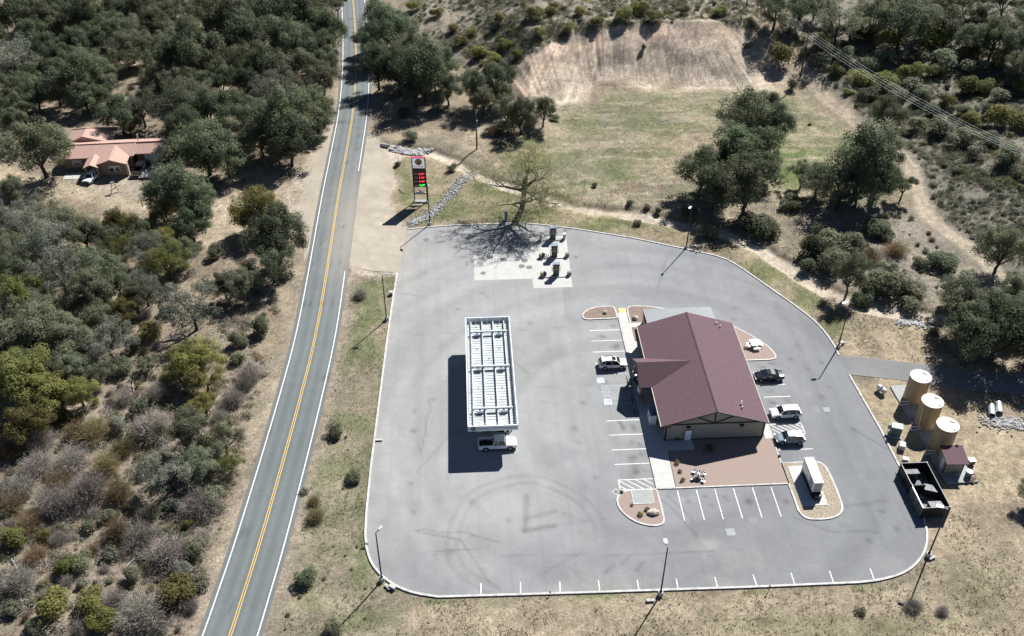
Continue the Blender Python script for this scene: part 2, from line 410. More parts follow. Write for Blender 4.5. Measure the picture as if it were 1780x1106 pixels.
M['bark'] = mat('oak_bark', (.055, .046, .038), .9, var=.3, scale=6, bump=.5, bscale=12)
M['barkgrey'] = mat('grey_bark', (.10, .09, .078), .9, var=.3, scale=4)
M['twig'] = mat('budding_twig', (.34, .32, .20), .9, var=.2)
M['deadwood'] = mat('bleached_wood', (.36, .34, .32), .9, var=.2, scale=3)
M['tile'] = stripemat('terracotta_tile', (.44, .29, .24), (.30, .19, .155), 0, .34, .07, .8, var=.18)
M['tileridge'] = mat('terracotta_ridge_tile', (.42, .28, .235), .8, var=.15)
M['stucco'] = mat('tan_stucco', (.25, .18, .135), .9, var=.1)
M['red_lamp'] = mat('red_lens', (.20, .01, .01), .2)
M['clear_lamp'] = mat('clear_lens', (.55, .56, .58), .15, spec=.6)
M['blue_barrel'] = mat('blue_green_barrel', (.10, .20, .22), .45)
M['car_white'] = mat('white_car_paint', (.72, .73, .74), .25, var=.02, coat=.6)
M['car_cream'] = mat('pearl_car_paint', (.66, .645, .61), .25, var=.02, coat=.6)
M['car_black'] = mat('black_car_paint', (.008, .009, .012), .2, var=.02, coat=.9)
M['car_blue'] = mat('blue_grey_car_paint', (.22, .27, .32), .25, .3, var=.02, coat=.7)
M['dispenser'] = mat('dark_green_panel', (.018, .045, .03), .4, var=.2)
M['seatred'] = mat('red_sign_cap', (.45, .06, .09), .5)
M['cardboard'] = mat('pallet_wood', (.23, .16, .11), .9, var=.3)

# leaves
M['L_D'] = leafmat('oak_leaf_dark', (.068, .088, .050), (.182, .206, .124), .48, .03)
M['L_G'] = leafmat('oak_leaf_grey_green', (.115, .126, .078), (.24, .252, .162), .48, .03)
M['L_O'] = leafmat('leaf_olive', (.118, .120, .038), (.255, .25, .088), .48, .03)
M['L_B'] = leafmat('leaf_silver_grey', (.115, .124, .096), (.255, .265, .21), .42, .03)
M['L_P'] = leafmat('bare_twig_grey', (.150, .132, .112), (.33, .30, .27), .3, .03)
M['L_R'] = leafmat('dry_leaf_brown', (.125, .096, .052), (.26, .205, .12), .35, .025)
M['L_S'] = leafmat('sage_leaf', (.110, .120, .076), (.235, .245, .17), .42, .03)
M['L_Y'] = leafmat('bud_yellow_green', (.30, .31, .11), (.50, .49, .22), .45)
M['L_W'] = leafmat('weed_green', (.080, .105, .030), (.18, .21, .075), .4)
M['L_T'] = leafmat('dry_grass_blade', (.24, .20, .13), (.42, .365, .25), .4)

# ------------------------------------------------------------------ the ground
def lines(a, b, st, far):
    core = np.arange(a, b + st, st); g = st * 1.6; lo = []; hi = []; s = st; p = a
    while p > -far: s *= 1.35; p -= s; lo.append(p)
    s = st; p = b + st
    while p < far: s *= 1.35; p += s; hi.append(p)
    return np.concatenate([lo[::-1], core, hi])
GX = lines(-178, 172, .62, 2500); GY = lines(-72, 232, .62, 2500)
def finer(L, a, b):
    m = (L[:-1] > a) & (L[1:] < b); return np.sort(np.concatenate([L, ((L[:-1] + L[1:]) / 2)[m]]))
GX = finer(GX, BX0 - 10, BX1 + 12); GY = finer(GY, G(900, 200)[1] - 3, G(1100, 38)[1] + 6)
XX, YY = np.meshgrid(GX, GY); XX = XX.ravel(); YY = YY.ravel()
ZZ = hgt(XX, YY)
TRACK = [G2(*q)[:2] for q in ((1302, 62), (1340, 84), (1395, 122), (1420, 150), (1445, 180), (1490, 213), (1545, 250), (1585, 290), (1598, 330), (1612, 375), (1650, 405), (1690, 432), (1725, 470), (1755, 515), (1790, 560))]
DRIVE = [G2(*q)[:2] for q in ((-60, 300), (20, 318), (90, 325), (180, 345), (260, 360), (330, 370), (400, 352), (470, 350), (530, 330))]
def ground_colour(X, Y, Z):
    u, v = to_px(X, Y, Z)
    n1 = fbm(X * .06, Y * .06, 20, 4); n2 = fbm(X * .28, Y * .28, 25, 3); n3 = fbm(X * .9, Y * .9, 31, 3)
    uw = u + (vnoise(X * .18, Y * .18, 40) - .5) * 34; vw = v + (vnoise(X * .18, Y * .18, 43) - .5) * 26
    c = np.empty((len(X), 3))
    base = np.array([.205, .170, .120]); c[:] = base
    def blend(col, wgt): c[:] = c + (np.array(col) - c) * np.clip(wgt, 0, 1)[:, None]
    def zone(pts, col, soft=10, k=1.0): blend(col, k * (1 - sm(-soft, soft, sdf(uw, vw, pts))))
    def ell(cx, cy, rx, ry, col, k=1.0): blend(col, k * (1 - sm(.35, 1.1, np.hypot((uw - cx) / rx, (vw - cy) / ry))))
    blend((.165, .140, .105), sm(.45, .65, n1) * .7)
    blend((.275, .225, .150), sm(.5, .7, n2) * .55)
    # right hillside and hillside above the bank: greyer
    zone([(680, -60), (1330, -60), (1300, 45), (1240, 36), (1060, 50), (975, 68), (900, 130), (820, 120), (730, 60)], (.215, .190, .150), 8, .9)
    zone([(1330, -60), (2100, -60), (2100, 560), (1780, 540), (1690, 440), (1600, 350), (1590, 270), (1490, 205), (1410, 120)], (.150, .140, .112), 10, .9)
    # left woods floor
    zone([(-400, -200), (590, -200), (590, 200), (520, 350), (480, 600), (300, 1200), (-400, 1200)], (.185, .150, .108), 10, .8)
    zone([(-60, 270), (60, 300), (110, 335), (60, 345), (-60, 330)], (.31, .255, .165), 8)
    zone([(120, 300), (255, 292), (290, 330), (330, 360), (200, 360), (130, 330), (90, 335)], (.25, .215, .165), 8)
    zone([(350, 350), (410, 300), (500, 300), (520, 330), (430, 420), (380, 440), (340, 430)], (.285, .235, .165), 10)
    zone([(0, 600), (430, 560), (470, 640), (330, 1106), (0, 1106)], (.20, .168, .13), 10, .6)
    # meadow below the cut bank
    zone([(880, 235), (980, 185), (1160, 150), (1330, 160), (1400, 190), (1560, 290), (1560, 380), (1380, 350), (1250, 370), (1000, 340), (850, 310)], (.195, .168, .110), 14, .9)
    ell(1130, 205, 190, 34, (.110, .126, .056), .9); ell(1320, 190, 110, 35, (.125, .13, .06), .6); ell(1380, 275, 70, 60, (.085, .125, .030), .9)
    ell(1010, 285, 150, 55, (.128, .135, .082), .8); ell(1480, 330, 70, 25, (.09, .125, .035), .9); ell(1180, 280, 120, 40, (.24, .20, .13), .7)
    ell(1390, 235, 60, 40, (.13, .135, .07), .7); ell(1195, 205, 28, 9, (.17, .11, .085), .8); ell(1125, 330, 28, 9, (.15, .10, .075), .8)
    ell(920, 260, 90, 30, (.15, .15, .06), .6)
    mead = 1 - sm(-10, 14, sdf(uw, vw, [(880, 240), (980, 195), (1160, 160), (1330, 168), (1400, 190), (1560, 290), (1560, 380), (1250, 375), (1000, 340), (850, 310)]))
    blend((.31, .265, .19), mead * sm(.50, .66, fbm(X * .16, Y * .16, 62, 4)) * .4); blend((.098, .120, .048), mead * sm(.50, .66, fbm(X * .11 + 9, Y * .2, 69, 4)) * .6); blend((.125, .115, .085), mead * sm(.56, .70, fbm(X * .13, Y * .13, 64, 4)) * .55)
    blend((.30, .255, .185), mead * sm(.62, .78, vnoise(X * .12 + Y * .03, Y * .9, 67)) * .5)
    # verge round the lot
    zone([(640, 265), (720, 262), (830, 300), (1000, 345), (1250, 395), (1420, 495), (1470, 590), (1250, 440), (1000, 398), (720, 398)], (.205, .172, .108), 8, .8)
    gm = sm(.48, .62, n2)
    for e in ((705, 320, 22, 45), (770, 365, 60, 25), (900, 370, 80, 22), (1060, 392, 120, 18), (1330, 470, 80, 26), (1400, 520, 40, 30), (1440, 570, 30, 30), (860, 330, 70, 25)):
        ell(*e, (.095, .115, .040), .75)
    zone([(610, 470), (690, 475), (670, 600), (640, 830), (640, 960), (680, 1020), (1000, 1040), (1000, 1140), (440, 1140), (500, 900), (560, 640)], (.185, .165, .115), 6, .8); blend((.10, .118, .050), (1 - sm(-4, 4, sdf(u, v, [(610, 478), (688, 478), (668, 600), (640, 860), (634, 1000), (560, 1110), (500, 1110), (545, 700)]))) * sm(.46, .62, fbm(X * .22, Y * .22, 47, 3)) * .6)
    for e in ((595, 615, 50, 25), (640, 560, 22, 70), (660, 680, 14, 90), (555, 740, 20, 50), (640, 830, 14, 90), (640, 500, 40, 25), (540, 880, 30, 30), (628, 990, 18, 60), (620, 1080, 70, 26), (560, 640, 30, 30)):
        ell(*e, (.095, .118, .045), .6)
    # lower right
    zone([(700, 1045), (1560, 1015), (1640, 960), (1780, 900), (1900, 1200), (700, 1200)], (.245, .205, .142), 8, .9)
    blend((.10, .12, .045), np.where((v > 1010) & (u > 650) & (u < 1560), 1, 0) * sm(.50, .64, n2) * (1 - sm(3, 22, v - (1040 - (u - 700) * .036))) * .8)
    ell(1450, 1085, 260, 30, (.13, .13, .065), .6); ell(1690, 1030, 80, 70, (.15, .145, .08), .5); ell(1710, 900, 60, 60, (.17, .14, .10), .5)
    # pumphouse yard
    zone([(1478, 655), (1560, 668), (1700, 690), (1760, 740), (1780, 860), (1700, 880), (1660, 880), (1600, 810), (1560, 800), (1500, 700)], (.285, .235, .155), 10, .95)
    zone([(1690, 700), (1900, 780), (1900, 900), (1740, 800)], (.30, .245, .16), 12, .8)
    zone([(1480, 560), (1600, 560), (1640, 610), (1600, 650), (1470, 610)], (.265, .215, .145), 8, .8)
    ell(1760, 680, 70, 30, (.16, .13, .09), .8)
    # bank: warm, streaked down the slope
    zone([(893, 190), (893, 140), (922, 104), (980, 72), (1060, 54), (1150, 46), (1240, 40), (1300, 62), (1340, 90), (1380, 130), (1330, 168), (1160, 150), (1040, 152), (985, 176), (955, 220)], (.33, .275, .21), 11, 1)
    zone([(893, 175), (893, 140), (922, 104), (980, 70), (1060, 52), (1240, 38), (1300, 60), (1240, 66), (1100, 70), (990, 92), (930, 150)], (.38, .285, .21), 7, .8)
    inb = 1 - sm(-12, 16, sdf(uw, vw, [(893, 200), (893, 140), (922, 104), (980, 72), (1060, 54), (1240, 40), (1300, 62), (1345, 110), (1320, 150), (1040, 150), (985, 176)]))
    fan = (u - 1090) / (60 + 0.9 * (v + 120))
    st = vnoise(fan * 60, v * .018, 50) * .45 + vnoise(fan * 150, v * .03, 52) * .55
    c[:] = c * (1 + inb * (.12 + (st - .5) * .7))[:, None]
    blend((.20, .17, .135), inb * sm(.58, .75, vnoise(u * .035, v * .05, 57)) * .6); sk = vnoise(fan * 210, v * .012, 58); blend((.17, .14, .11), inb * sm(.70, .85, sk) * .55); blend((.46, .40, .33), inb * sm(.72, .88, vnoise(fan * 180 + 7, v * .012, 59)) * .5)
    # tracks, wash, shoulders
    dr = seg_dist(X, Y, ROADC)[0]
    blend((.225, .19, .145), (1 - sm(4.4, 6.6, dr + (n2 - .5) * 2.4)) * .85)
    dt = seg_dist(X, Y, TRACK)[0]; blend((.18, .162, .132), .85 * (1 - sm(-8, 12, sdf(uw, vw, [(1385, 352), (1590, 362), (1690, 450), (1720, 530), (1560, 545), (1420, 480)])))); blend((.31, .265, .195), (1 - sm(1.1, 2.0, dt + (n2 - .5) * 1.8)) * .95); blend((.21, .18, .135), np.exp(-(dt / .35) ** 2) * .5)
    blend((.30, .25, .175), (1 - sm(1.6, 3.6, seg_dist(X, Y, DRIVE)[0] + (n2 - .5) * 2)) * .8)
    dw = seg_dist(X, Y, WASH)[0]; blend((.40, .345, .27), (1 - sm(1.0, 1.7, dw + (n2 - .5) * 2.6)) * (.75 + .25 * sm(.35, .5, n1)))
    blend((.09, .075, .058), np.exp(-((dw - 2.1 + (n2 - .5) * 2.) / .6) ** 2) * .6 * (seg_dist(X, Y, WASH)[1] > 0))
    zone([(600, 468), (608, 380), (622, 300), (636, 225), (655, 235), (700, 262), (684, 300), (676, 345), (680, 372), (712, 398), (705, 440), (692, 476)], (.33, .285, .225), 5, 1)
    zone([(592, 150), (586, 215), (545, 440), (524, 470), (527, 400), (478, 352), (505, 332), (545, 270), (575, 200)], (.30, .252, .195), 6, .95)
    # fine mottling
    n4 = vnoise(X * 1.3, Y * 1.3, 35); c[:] = c * (1 + (n2 - .5) * .55 + (n3 - .5) * .45 + (n4 - .5) * .28)[:, None]
    blend((.085, .095, .048), sm(.55, .72, n3) * .45 * (dr > 5) * (1 - inb) * (dt > 2) * (dw > 2.5) * (np.where((u > 600) & (u < 712) & (v > 230) & (v < 470), 0, 1)))
    lum = c.mean(1)[:, None]; c[:] = lum + (c - lum) * .88; c[:] = c * np.array([1.10, 1.08, 1.07])
    return np.clip(c, .01, .9)
GC = ground_colour(XX, YY, ZZ)
nx, ny = len(GX), len(GY)
ii = (np.arange(ny - 1)[:, None] * nx + np.arange(nx - 1)[None, :]).ravel()
GF = np.stack([ii, ii + 1, ii + nx + 1, ii + nx], 1)
M['ground'] = vcolmat('ground_soil', ((.9, .76, 1.24), (3.2, .62, 1.38), (11., .72, 1.28)), .95, 1.0, .16, 2.6,
                      tuft=((1.9, .30, (.085, .085, .045), .22, .52, .80), (2.6, .28, (.36, .32, .25), .35, .52, .75)))
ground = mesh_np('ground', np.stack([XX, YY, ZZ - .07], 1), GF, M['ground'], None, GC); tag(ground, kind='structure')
for p in ground.data.polygons: pass
ground.data.polygons.foreach_set('use_smooth', np.ones(len(GF), bool))

def sheet(name, poly, step, z, colf, material, parent=None, follow=False):
    """a paved sheet: the outline filled with a fine mesh that carries a baked colour"""
    P = np.array(poly); x0, y0 = P.min(0); x1, y1 = P.max(0)
    gx, gy = np.meshgrid(np.arange(x0, x1, step), np.arange(y0, y1, step)); gx = gx.ravel(); gy = gy.ravel()
    k = sdf(gx, gy, poly) < -step * .4; gx = gx[k]; gy = gy[k]
    bd = []
    for i in range(len(poly)):
        a, b = np.array(poly[i]), np.array(poly[(i + 1) % len(poly)]); n = max(1, int(np.hypot(*(b - a)) / step))
        bd += [tuple(a + (b - a) * j / n) for j in range(n)]
    pts = [Vector(q) for q in bd] + [Vector(q) for q in zip(gx, gy)]
    nb = len(bd)
    vo, _, fo, _, _, _ = delaunay_2d_cdt(pts, [(i, (i + 1) % nb) for i in range(nb)], [], 1, 1e-4)
    V = np.array([(q[0], q[1]) for q in vo]); F = np.array([f for f in fo if len(f) == 3])
    zz = np.full(len(V), z) + (hgt(V[:, 0], V[:, 1]) if follow else 0)
    return mesh_np(name, np.column_stack([V, zz]), F, material, parent, colf(V[:, 0], V[:, 1], zz))

APR = [G(*q) for q in ((606, 462), (612, 395), (624, 310), (634, 262), (642, 240), (668, 262), (688, 290), (680, 330), (676, 352), (684, 376), (708, 396), (700, 440), (690, 474), (640, 470))]
def apron_colour(X, Y, Z):
    c = ground_colour(X, Y, Z * 0); n = fbm(X * .35 + Y * .1, Y * .35, 44, 3); sw = vnoise(np.hypot(X + 20, Y - 95) * .9, np.arctan2(Y - 95, X + 20) * 3, 45)
    return (c * .35 + np.array((.315, .282, .232)) * .65) * (1 + (n - .5) * .14 + (sw - .5) * .10)[:, None]
M['dust'] = vcolmat('packed_dirt', ((.5, .95, 1.05), (4., .93, 1.07), (16., .90, 1.10)), .95, .3, .03, 9)
tag(sheet('dirt_apron', APR, .5, -.035, apron_colour, M['dust']), kind='structure')
PUL = [G(*q) for q in ((588, 190), (578, 240), (556, 345), (536, 440), (528, 455), (528, 405), (505, 372), (484, 356), (505, 335), (535, 290), (560, 245), (580, 205))]
tag(sheet('dirt_apron', PUL, .5, -.035, apron_colour, M['dust']), kind='structure')

# ------------------------------------------------------------------ the lot
RINGC = G(915, 932)
def lot_colour(X, Y, Z):
    u, v = to_px(X, Y, Z)
    n1 = fbm(X * .05, Y * .05, 60, 4); n2 = fbm(X * .22, Y * .22, 66, 4); n3 = fbm(X * 1.1, Y * 1.1, 70, 2)
    c = np.empty((len(X), 3)); c[:] = (.212, .217, .221)
    def blend(col, k): c[:] = c + (np.array(col) - c) * np.clip(k, 0, 1)[:, None]
    blend((.258, .261, .260), 1 - sm(960, 1180, u + (n1 - .5) * 260 + (v - 600) * .15))
    blend((.160, .166, .174), sm(1130, 1500, u + (n1 - .5) * 300) * .8)
    blend((.178, .182, .188), sm(860, 1010, v + (n1 - .5) * 120) * .55)
    blend((.20, .205, .21), np.where((v < 560) & (u > 980), 1, 0) * .4)
    blend((.345, .315, .27), (1 - sm(-60, 75, (u - 690) + (n2 - .5) * 60)) * (1 - sm(400, 560, v)) * .95)
    blend((.31, .285, .235), (1 - sm(0, 45, (u - 655) + (v - 620) * .1)) * .2)
    blend((.25, .240, .215), sm(.58, .74, n2) * sm(880, 1010, v) * .35)
    blend((.150, .154, .160), sm(.60, .78, fbm(X * .12, Y * .12, 77, 3)) * .3)
    c[:] = c * (1 + (n2 - .5) * .16 + (n3 - .5) * .10)[:, None]
    # long sweeping wheel polish
    sw = vnoise((X + Y * .25) * .05, np.hypot(X - 12, Y - 6) * .55, 81); c[:] = c * (1 + (sw - .5) * .17)[:, None]
    # tyre marks
    dx = X - RINGC[0]; dy = Y - RINGC[1]; r = np.hypot(dx, dy); th = np.arctan2(dy, dx)
    arc = sm(-.75, -.4, th) * 0 + ((th > -.1) | (th < -2.0))
    wob = (vnoise(th * 2.2, th * 0 + 2, 83) - .5) * .7
    for rad, k in ((9.4, .14), (11.1, .13), (9.7, .09), (10.8, .07), (8.6, .04)):
        c[:] = c * (1 - k * arc * np.exp(-((r + wob - rad) / .20) ** 2) * (.45 + .9 * vnoise(th * 6, r * 0, 85)))[:, None]
    def smear(a, b, wd, k):
        d, _, _ = seg_dist(X, Y, [G(*a), G(*b)]); c[:] = c * (1 - k * np.exp(-(d / wd) ** 2) * (.6 + .6 * n3))[:, None]
    for a, b, wd, k in (((916, 862), (912, 922), .50, .30), ((915, 902), (965, 889), .40, .28), ((912, 923), (964, 914), .45, .30), ((1095, 795), (1105, 822), .55, .22), ((1108, 812), (1098, 830), .8, .2),
                        ((1052, 996), (1066, 984), .2, .35), ((1106, 992), (1118, 977), .22, .35), ((1080, 980), (1094, 968), .15, .3), ((1079, 734), (1084, 748), .25, .35), ((725, 925), (800, 938), .16, .28),
                        ((740, 960), (850, 952), .16, .2), ((800, 938), (850, 1012), .16, .22), ((940, 1000), (1010, 960), .2, .16), ((1080, 964), (1240, 958), .10, .3), ((870, 966), (1080, 965), .10, .2),
                        ((676, 586), (812, 576), .09, .16), ((905, 676), (1030, 668), .07, .18), ((900, 575), (1010, 567), .08, .16), ((1480, 745), (1560, 790), .3, .2), ((1470, 880), (1540, 870), .3, .18),
                        ((825, 775), (780, 640), 0.08, .1), ((930, 920), (1060, 900), .12, .15)):
        smear(a, b, wd, k)
    for cx, cy, rr, k in ((1073, 541, .5, .0), (1066, 567, .5, .35), (1072, 600, .5, .35), (1055, 665, .4, .3), (1112, 775, .4, .3), (1114, 790, .3, .3), (1006, 620, .4, .2), (770, 600, .7, .12), (1035, 830, .5, .2)):
        x0, y0 = G(cx, cy); d = np.hypot(X - x0, Y - y0); c[:] = c * (1 - k * np.exp(-(d / rr) ** 2))[:, None]
    rs = random.Random(4)                                            # oil drips in the bays, at the pumps and along the lanes
    spots = [(10.6 + rs.uniform(-1.6, 1.6), n_ + rs.uniform(-.4, .4)) for n_ in (29, 26, 23.3, 6.4, 3.3, .2, -2.9) for _ in range(3)] + [(e_ + rs.uniform(-.4, .4), -8.6 + rs.uniform(-1.5, 1.5)) for e_ in (17.3, 20.1, 22.8, 25.6, 28.4, 31) for _ in range(2)] + \
            [(36 + rs.uniform(-1.5, 1.5), n_ + rs.uniform(-.5, .5)) for n_ in (13.6, 10.6, 19.8) for _ in range(3)] + [(rs.uniform(-24, 10), rs.uniform(-20, 45)) for _ in range(26)] + [(rs.uniform(30, 46), rs.uniform(-20, 40)) for _ in range(20)]
    for x0, y0 in spots:
        rr = rs.uniform(.2, .55); d = np.hypot(X - x0, (Y - y0) * rs.uniform(.6, 1.4)); c[:] = c * (1 - rs.uniform(.12, .38) * np.exp(-(d / rr) ** 2))[:, None]
    for x0 in np.arange(-26, 48, 4.3):                                # paving lane seams
        c[:] = c * (1 - .055 * np.exp(-((X - x0 + .1 * np.sin(Y * .2)) / .22) ** 2))[:, None]
    for k_ in range(9):                                              # wandering sealed cracks
        xa, ya, an = rs.uniform(-24, 44), rs.uniform(-20, 50), rs.uniform(0, 3.1); q = []
        for _ in range(9): q.append((xa, ya)); an += rs.uniform(-.35, .35); xa += 1.5 * math.cos(an); ya += 1.5 * math.sin(an)
        c[:] = c * (1 - .22 * np.exp(-(seg_dist(X, Y, q)[0] / .16) ** 2))[:, None]
    for x0, s_ in ((-22.5, .06), (-18.8, .06), (2.0, .05), (5.2, .05), (42.5, .07), (45.6, .06)):  # worn wheel paths along the drive lanes
        c[:] = c * (1 - s_ * np.exp(-((X - x0 + (n2 - .5) * 2 + .004 * (Y - 10) ** 2 * .1) / .7) ** 2) * sm(-22, -12, Y))[:, None]
    for cx, cy, rr, k in ((1420, 712, .8, .5), (1405, 685, .6, .4), (1220, 950, 2.2, .5), (1240, 945, 1.4, .4), (1000, 1020, 3.0, .5), (1085, 1012, 2.5, .55), (1280, 985, .8, .5), (1345, 520, 1., .4), (1185, 870, .5, .6), (1206, 868, .5, .5), (1310, 905, .9, .6), (1545, 985, 2.5, .4), (1560, 800, 1.4, .6)):
        x0, y0 = G(cx, cy); d = np.hypot(X - x0, Y - y0) + (n3 - .5) * rr * 1.6; blend((.29, .28, .26), k * .7 * (1 - sm(.1 * rr, rr, d)))
    return np.clip(c, .02, .8)
M['lot'] = vcolmat('faded_asphalt', ((.35, .95, 1.05), (2.5, .93, 1.07), (14., .90, 1.10)), .9, .25, .02, 18)
lot = sheet('parking_lot', LOT, .34, 0.0, lot_colour, M['lot']); tag(lot, kind='structure')

def kerb(pts, half=.13, z0=-.08, z1=.13, closed=False, m='kerb'):
    return tag(MB().sweep(pts, half, z0, z1, closed).build('kerb', M[m]), kind='structure')
iw = 0
iE = LOT.index(G(1564, 812)); iF = LOT.index(G(1476, 652))
# kerb from the entrance round the west, south and east sides to the enclosure, then up to the access road
kerb(LOT[:iE - 1], .15)
kerb([G(1564, 812)] + LOT[iE + 1:iF + 1], .14)
jN = LOT.index(G(709, 399))
kerb(LOT[iF + 1:jN + 1], .14)

def stripe(a, b, wd=.11, z=.006, m='line', name='stall_line', parent=None):
    a = Vector((*a, z)); b = Vector((*b, z)); d = (b - a).normalized(); n = Vector((-d.y, d.x, 0)) * wd / 2
    return MB().quad(a - n, a + n, b + n, b - n).build(name, M[m], parent or lot, fix=False)
for n_ in (30.55, 27.7, 24.75, 21.85):                              # west row, north of the porch
    stripe((7.35, n_), (12.75, n_), .13)
for n_ in (8.0, 4.85, 1.7, -1.3, -4.42): stripe((7.5, n_), (12.8, n_), .13)
for e_ in (15.95, 18.75, 21.45, 24.2, 27.0, 29.75): stripe((e_, -6.9), (e_, -12.5), .13)
for n_ in (18.25, 15.0, 12.1, 9.2): stripe((33.6, n_), (37.9, n_), .13)
stripe((32.8, .35), (38.1, .35), .13)
for px in ((836, 1014, 836, 1035), (904.8, 1012, 905, 1034), (973, 1011.5, 974, 1032), (1040, 1009, 1043, 1030), (1107.5, 1008, 1111, 1028), (1175.5, 1006, 1179, 1026), (1242.5, 1003.5, 1248, 1023), (1309, 999, 1316, 1019), (1375, 996, 1381.5, 1016), (1442, 993, 1449, 1013), (1512.5, 988.5, 1520, 1009)):
    stripe(G(*px[:2]), G(*px[2:]), .14)
def hatch(x0, x1, y0, y1, n, slope, m='line', outline='lrtb', wd=.12):
    if 't' in outline: stripe((x0, y1), (x1, y1), wd, m=m, name='hatch_line')
    if 'b' in outline: stripe((x0, y0), (x1, y0), wd, m=m, name='hatch_line')
    if 'l' in outline: stripe((x0, y0 + wd), (x0, y1 - wd), wd, m=m, name='hatch_line')
    if 'r' in outline: stripe((x1, y0 + wd), (x1, y1 - wd), wd, m=m, name='hatch_line')
    h = y1 - y0
    for k in range(-n, n):
        xs = x0 + (x1 - x0) * k / n; a = xs; b = xs + h * slope
        t0 = max(0, (x0 + .1 - a) / (b - a)); t1 = min(1, (x1 - .1 - a) / (b - a))
        if t1 - t0 > .12: stripe((a + (b - a) * t0, y1 - .1 - (h - .2) * t0), (a + (b - a) * t1, y1 - .1 - (h - .2) * t1), wd, z=.005, m=m, name='hatch_line')
hatch(7.65, 12.75, -6.35, -4.42, 4, 1.1, outline='lb')
hatch(32.9, 37.9, 3.6, 5.9, 5, 1.05, outline='rtb')
hatch(7.6, 11.4, 13.0, 16.2, 5, .9, m='fadedline', outline='tb')
stripe((7.55, 11.95), (12.6, 11.95), .12, m='fadedline'); stripe((7.4, 18.95), (12.6, 18.95), .12, m='fadedline')
# two wheelchair squares
M['hcblue'] = mat('pale_blue_pavement_paint', (.29, .35, .40), .8, var=.25)
for (x, y) in ((7.75, 17.55), (8.3, 11.4 + .9)):
    s = MB().quad((x - .62, y - .62, .005), (x + .62, y - .62, .005), (x + .62, y + .62, .005), (x - .62, y + .62, .005)).build('wheelchair_square', M['hcblue'], lot, fix=False)
    b = MB(); z = .010
    def seg(p, q, wd=.10):
        p = Vector((x + p[0], y + p[1], z)); q = Vector((x + q[0], y + q[1], z)); d = (q - p).normalized(); n = Vector((-d.y, d.x, 0)) * wd / 2
        b.quad(p - n, p + n, q + n, q - n)
    for k in range(14):                                              # wheel of the chair, open at the front
        a0, a1 = 2.2 + k * .31, 2.2 + (k + 1) * .31
        seg((-.08 + .3 * math.cos(a0), -.14 + .3 * math.sin(a0)), (-.08 + .3 * math.cos(a1), -.14 + .3 * math.sin(a1)))
    seg((-.08, .30), (-.05, -.05)); seg((-.05, -.05), (.22, -.05)); seg((.22, -.05), (.33, -.38)); seg((-.07, .12), (.18, .12)); seg((-.13, .43), (-.03, .43), .12)
    for q in ((-.56, -.56, .56, -.56), (.56, -.56, .56, .56), (.56, .56, -.56, .56), (-.56, .56, -.56, -.56)): seg(q[:2], q[2:], .07)
    b.build('wheelchair_symbol', M['line'], s, fix=False)
for k, tx in enumerate(('NO', 'PARK', 'ING')):
    o = link('pavement_lettering', text_mesh(tx, .75), M['fadedline'], lot); o.location = (8.35, 15.5 - k * .85, .004)
# drains and covers in the asphalt
def cover(u, v, r, label, m='galv', sq=False, z=0.0, group=None):
    x, y = G(u, v); b = MB()
    if sq: b.box((0, 0, .006), (r * 2, r * 2, .012))
    else: b.lathe([(r, -.01), (r, .012), (r * .86, .012), (r * .84, .008), (0.01, .010)], 20)
    o = b.build('manhole_cover', M[m]); o.location = (x, y, z)
    return tag(o, label, 'manhole', group)
M['iron'] = mat('grey_iron_cover', (.125, .13, .135), .7, var=.2, scale=5)
cover(1270, 925, .62, 'square pale concrete drain cover in the asphalt south of the southern stalls', 'oldconc', True)
cover(1437, 712, .5, 'square pale concrete drain cover in the asphalt east of the white suv', 'oldconc', True)
cover(741, 417, .62, 'round grey cover in the dusty asphalt at the lot entrance', 'iron')
cover(1001, 447, .42, 'small square grate in the asphalt right of the pump pad', 'iron', True)
x, y = G(1071, 855); o = MB().box((0, 0, .008), (.95, .95, .016), PI / 4).build('manhole_cover', M['pad']); o.location = (x, y, 0)
tag(o, 'square concrete drain set diagonally beside the rounded planter island', 'manhole')
MB().box((0, 0, .012), (.62, .62, .02), PI / 4).build('grate', M['iron'], o)

# ------------------------------------------------------------------ concrete pad with tank covers, fuel canopy slab
pad = MB().prism([(-12.45, 46.5), (-1.55, 46.5), (-1.55, 43.5), (5.75, 43.5), (6.15, 60.55), (-1.0, 60.55), (-1.2, 55.0), (-12.3, 55.0)], -.02, .012).build('concrete_pad', M['pad']); tag(pad, kind='structure')
slab = MB().prism([(-14.0, 1.6), (-6.7, 1.6), (-6.7, 29.0), (-14.0, 29.0)], -.02, .012).build('concrete_pad', M['oldconc']); tag(slab, kind='structure')
for u, v, r, lb in ((838, 450, .62, 'round grey cover on the pale pad, alone in the branch shadow at its left edge'), (840, 475, .5, 'round grey cover alone at the lower left of the pale pad'), (874, 452, .62, 'round grey cover midway along the upper part of the pale pad'),
                    (900, 452, .42, 'small round grey cover in the cluster on the pale pad, upper left'), (912, 453, .62, 'round grey cover in the cluster on the pale pad, upper right'), (907, 463, .62, 'round grey cover in the cluster on the pale pad, lower left'),
                    (920, 465, .62, 'round grey cover in the cluster on the pale pad, lower right'), (852, 447, .6, 'round dark cover on the pale pad inside the branch shadow')):
    cover(u, v, r, lb, 'iron', z=.012, group='tank covers in the pale pad')
for u, v, lb in ((899, 473, 'white ringed small cover below the cluster on the pale pad'), (850, 455, 'white ringed small cover at the left of the pale pad')):
    x, y = G(u, v); o = MB().lathe([(.42, .0), (.42, .012), (.34, .014), (.01, .014)], 18).build('manhole_cover', M['white']); o.location = (x, y, .012); tag(o, lb, 'manhole', 'tank covers in the pale pad')
    MB().lathe([(.29, .0), (.29, .02), (.01, .02)], 18).build('plate', M['pad'], o)

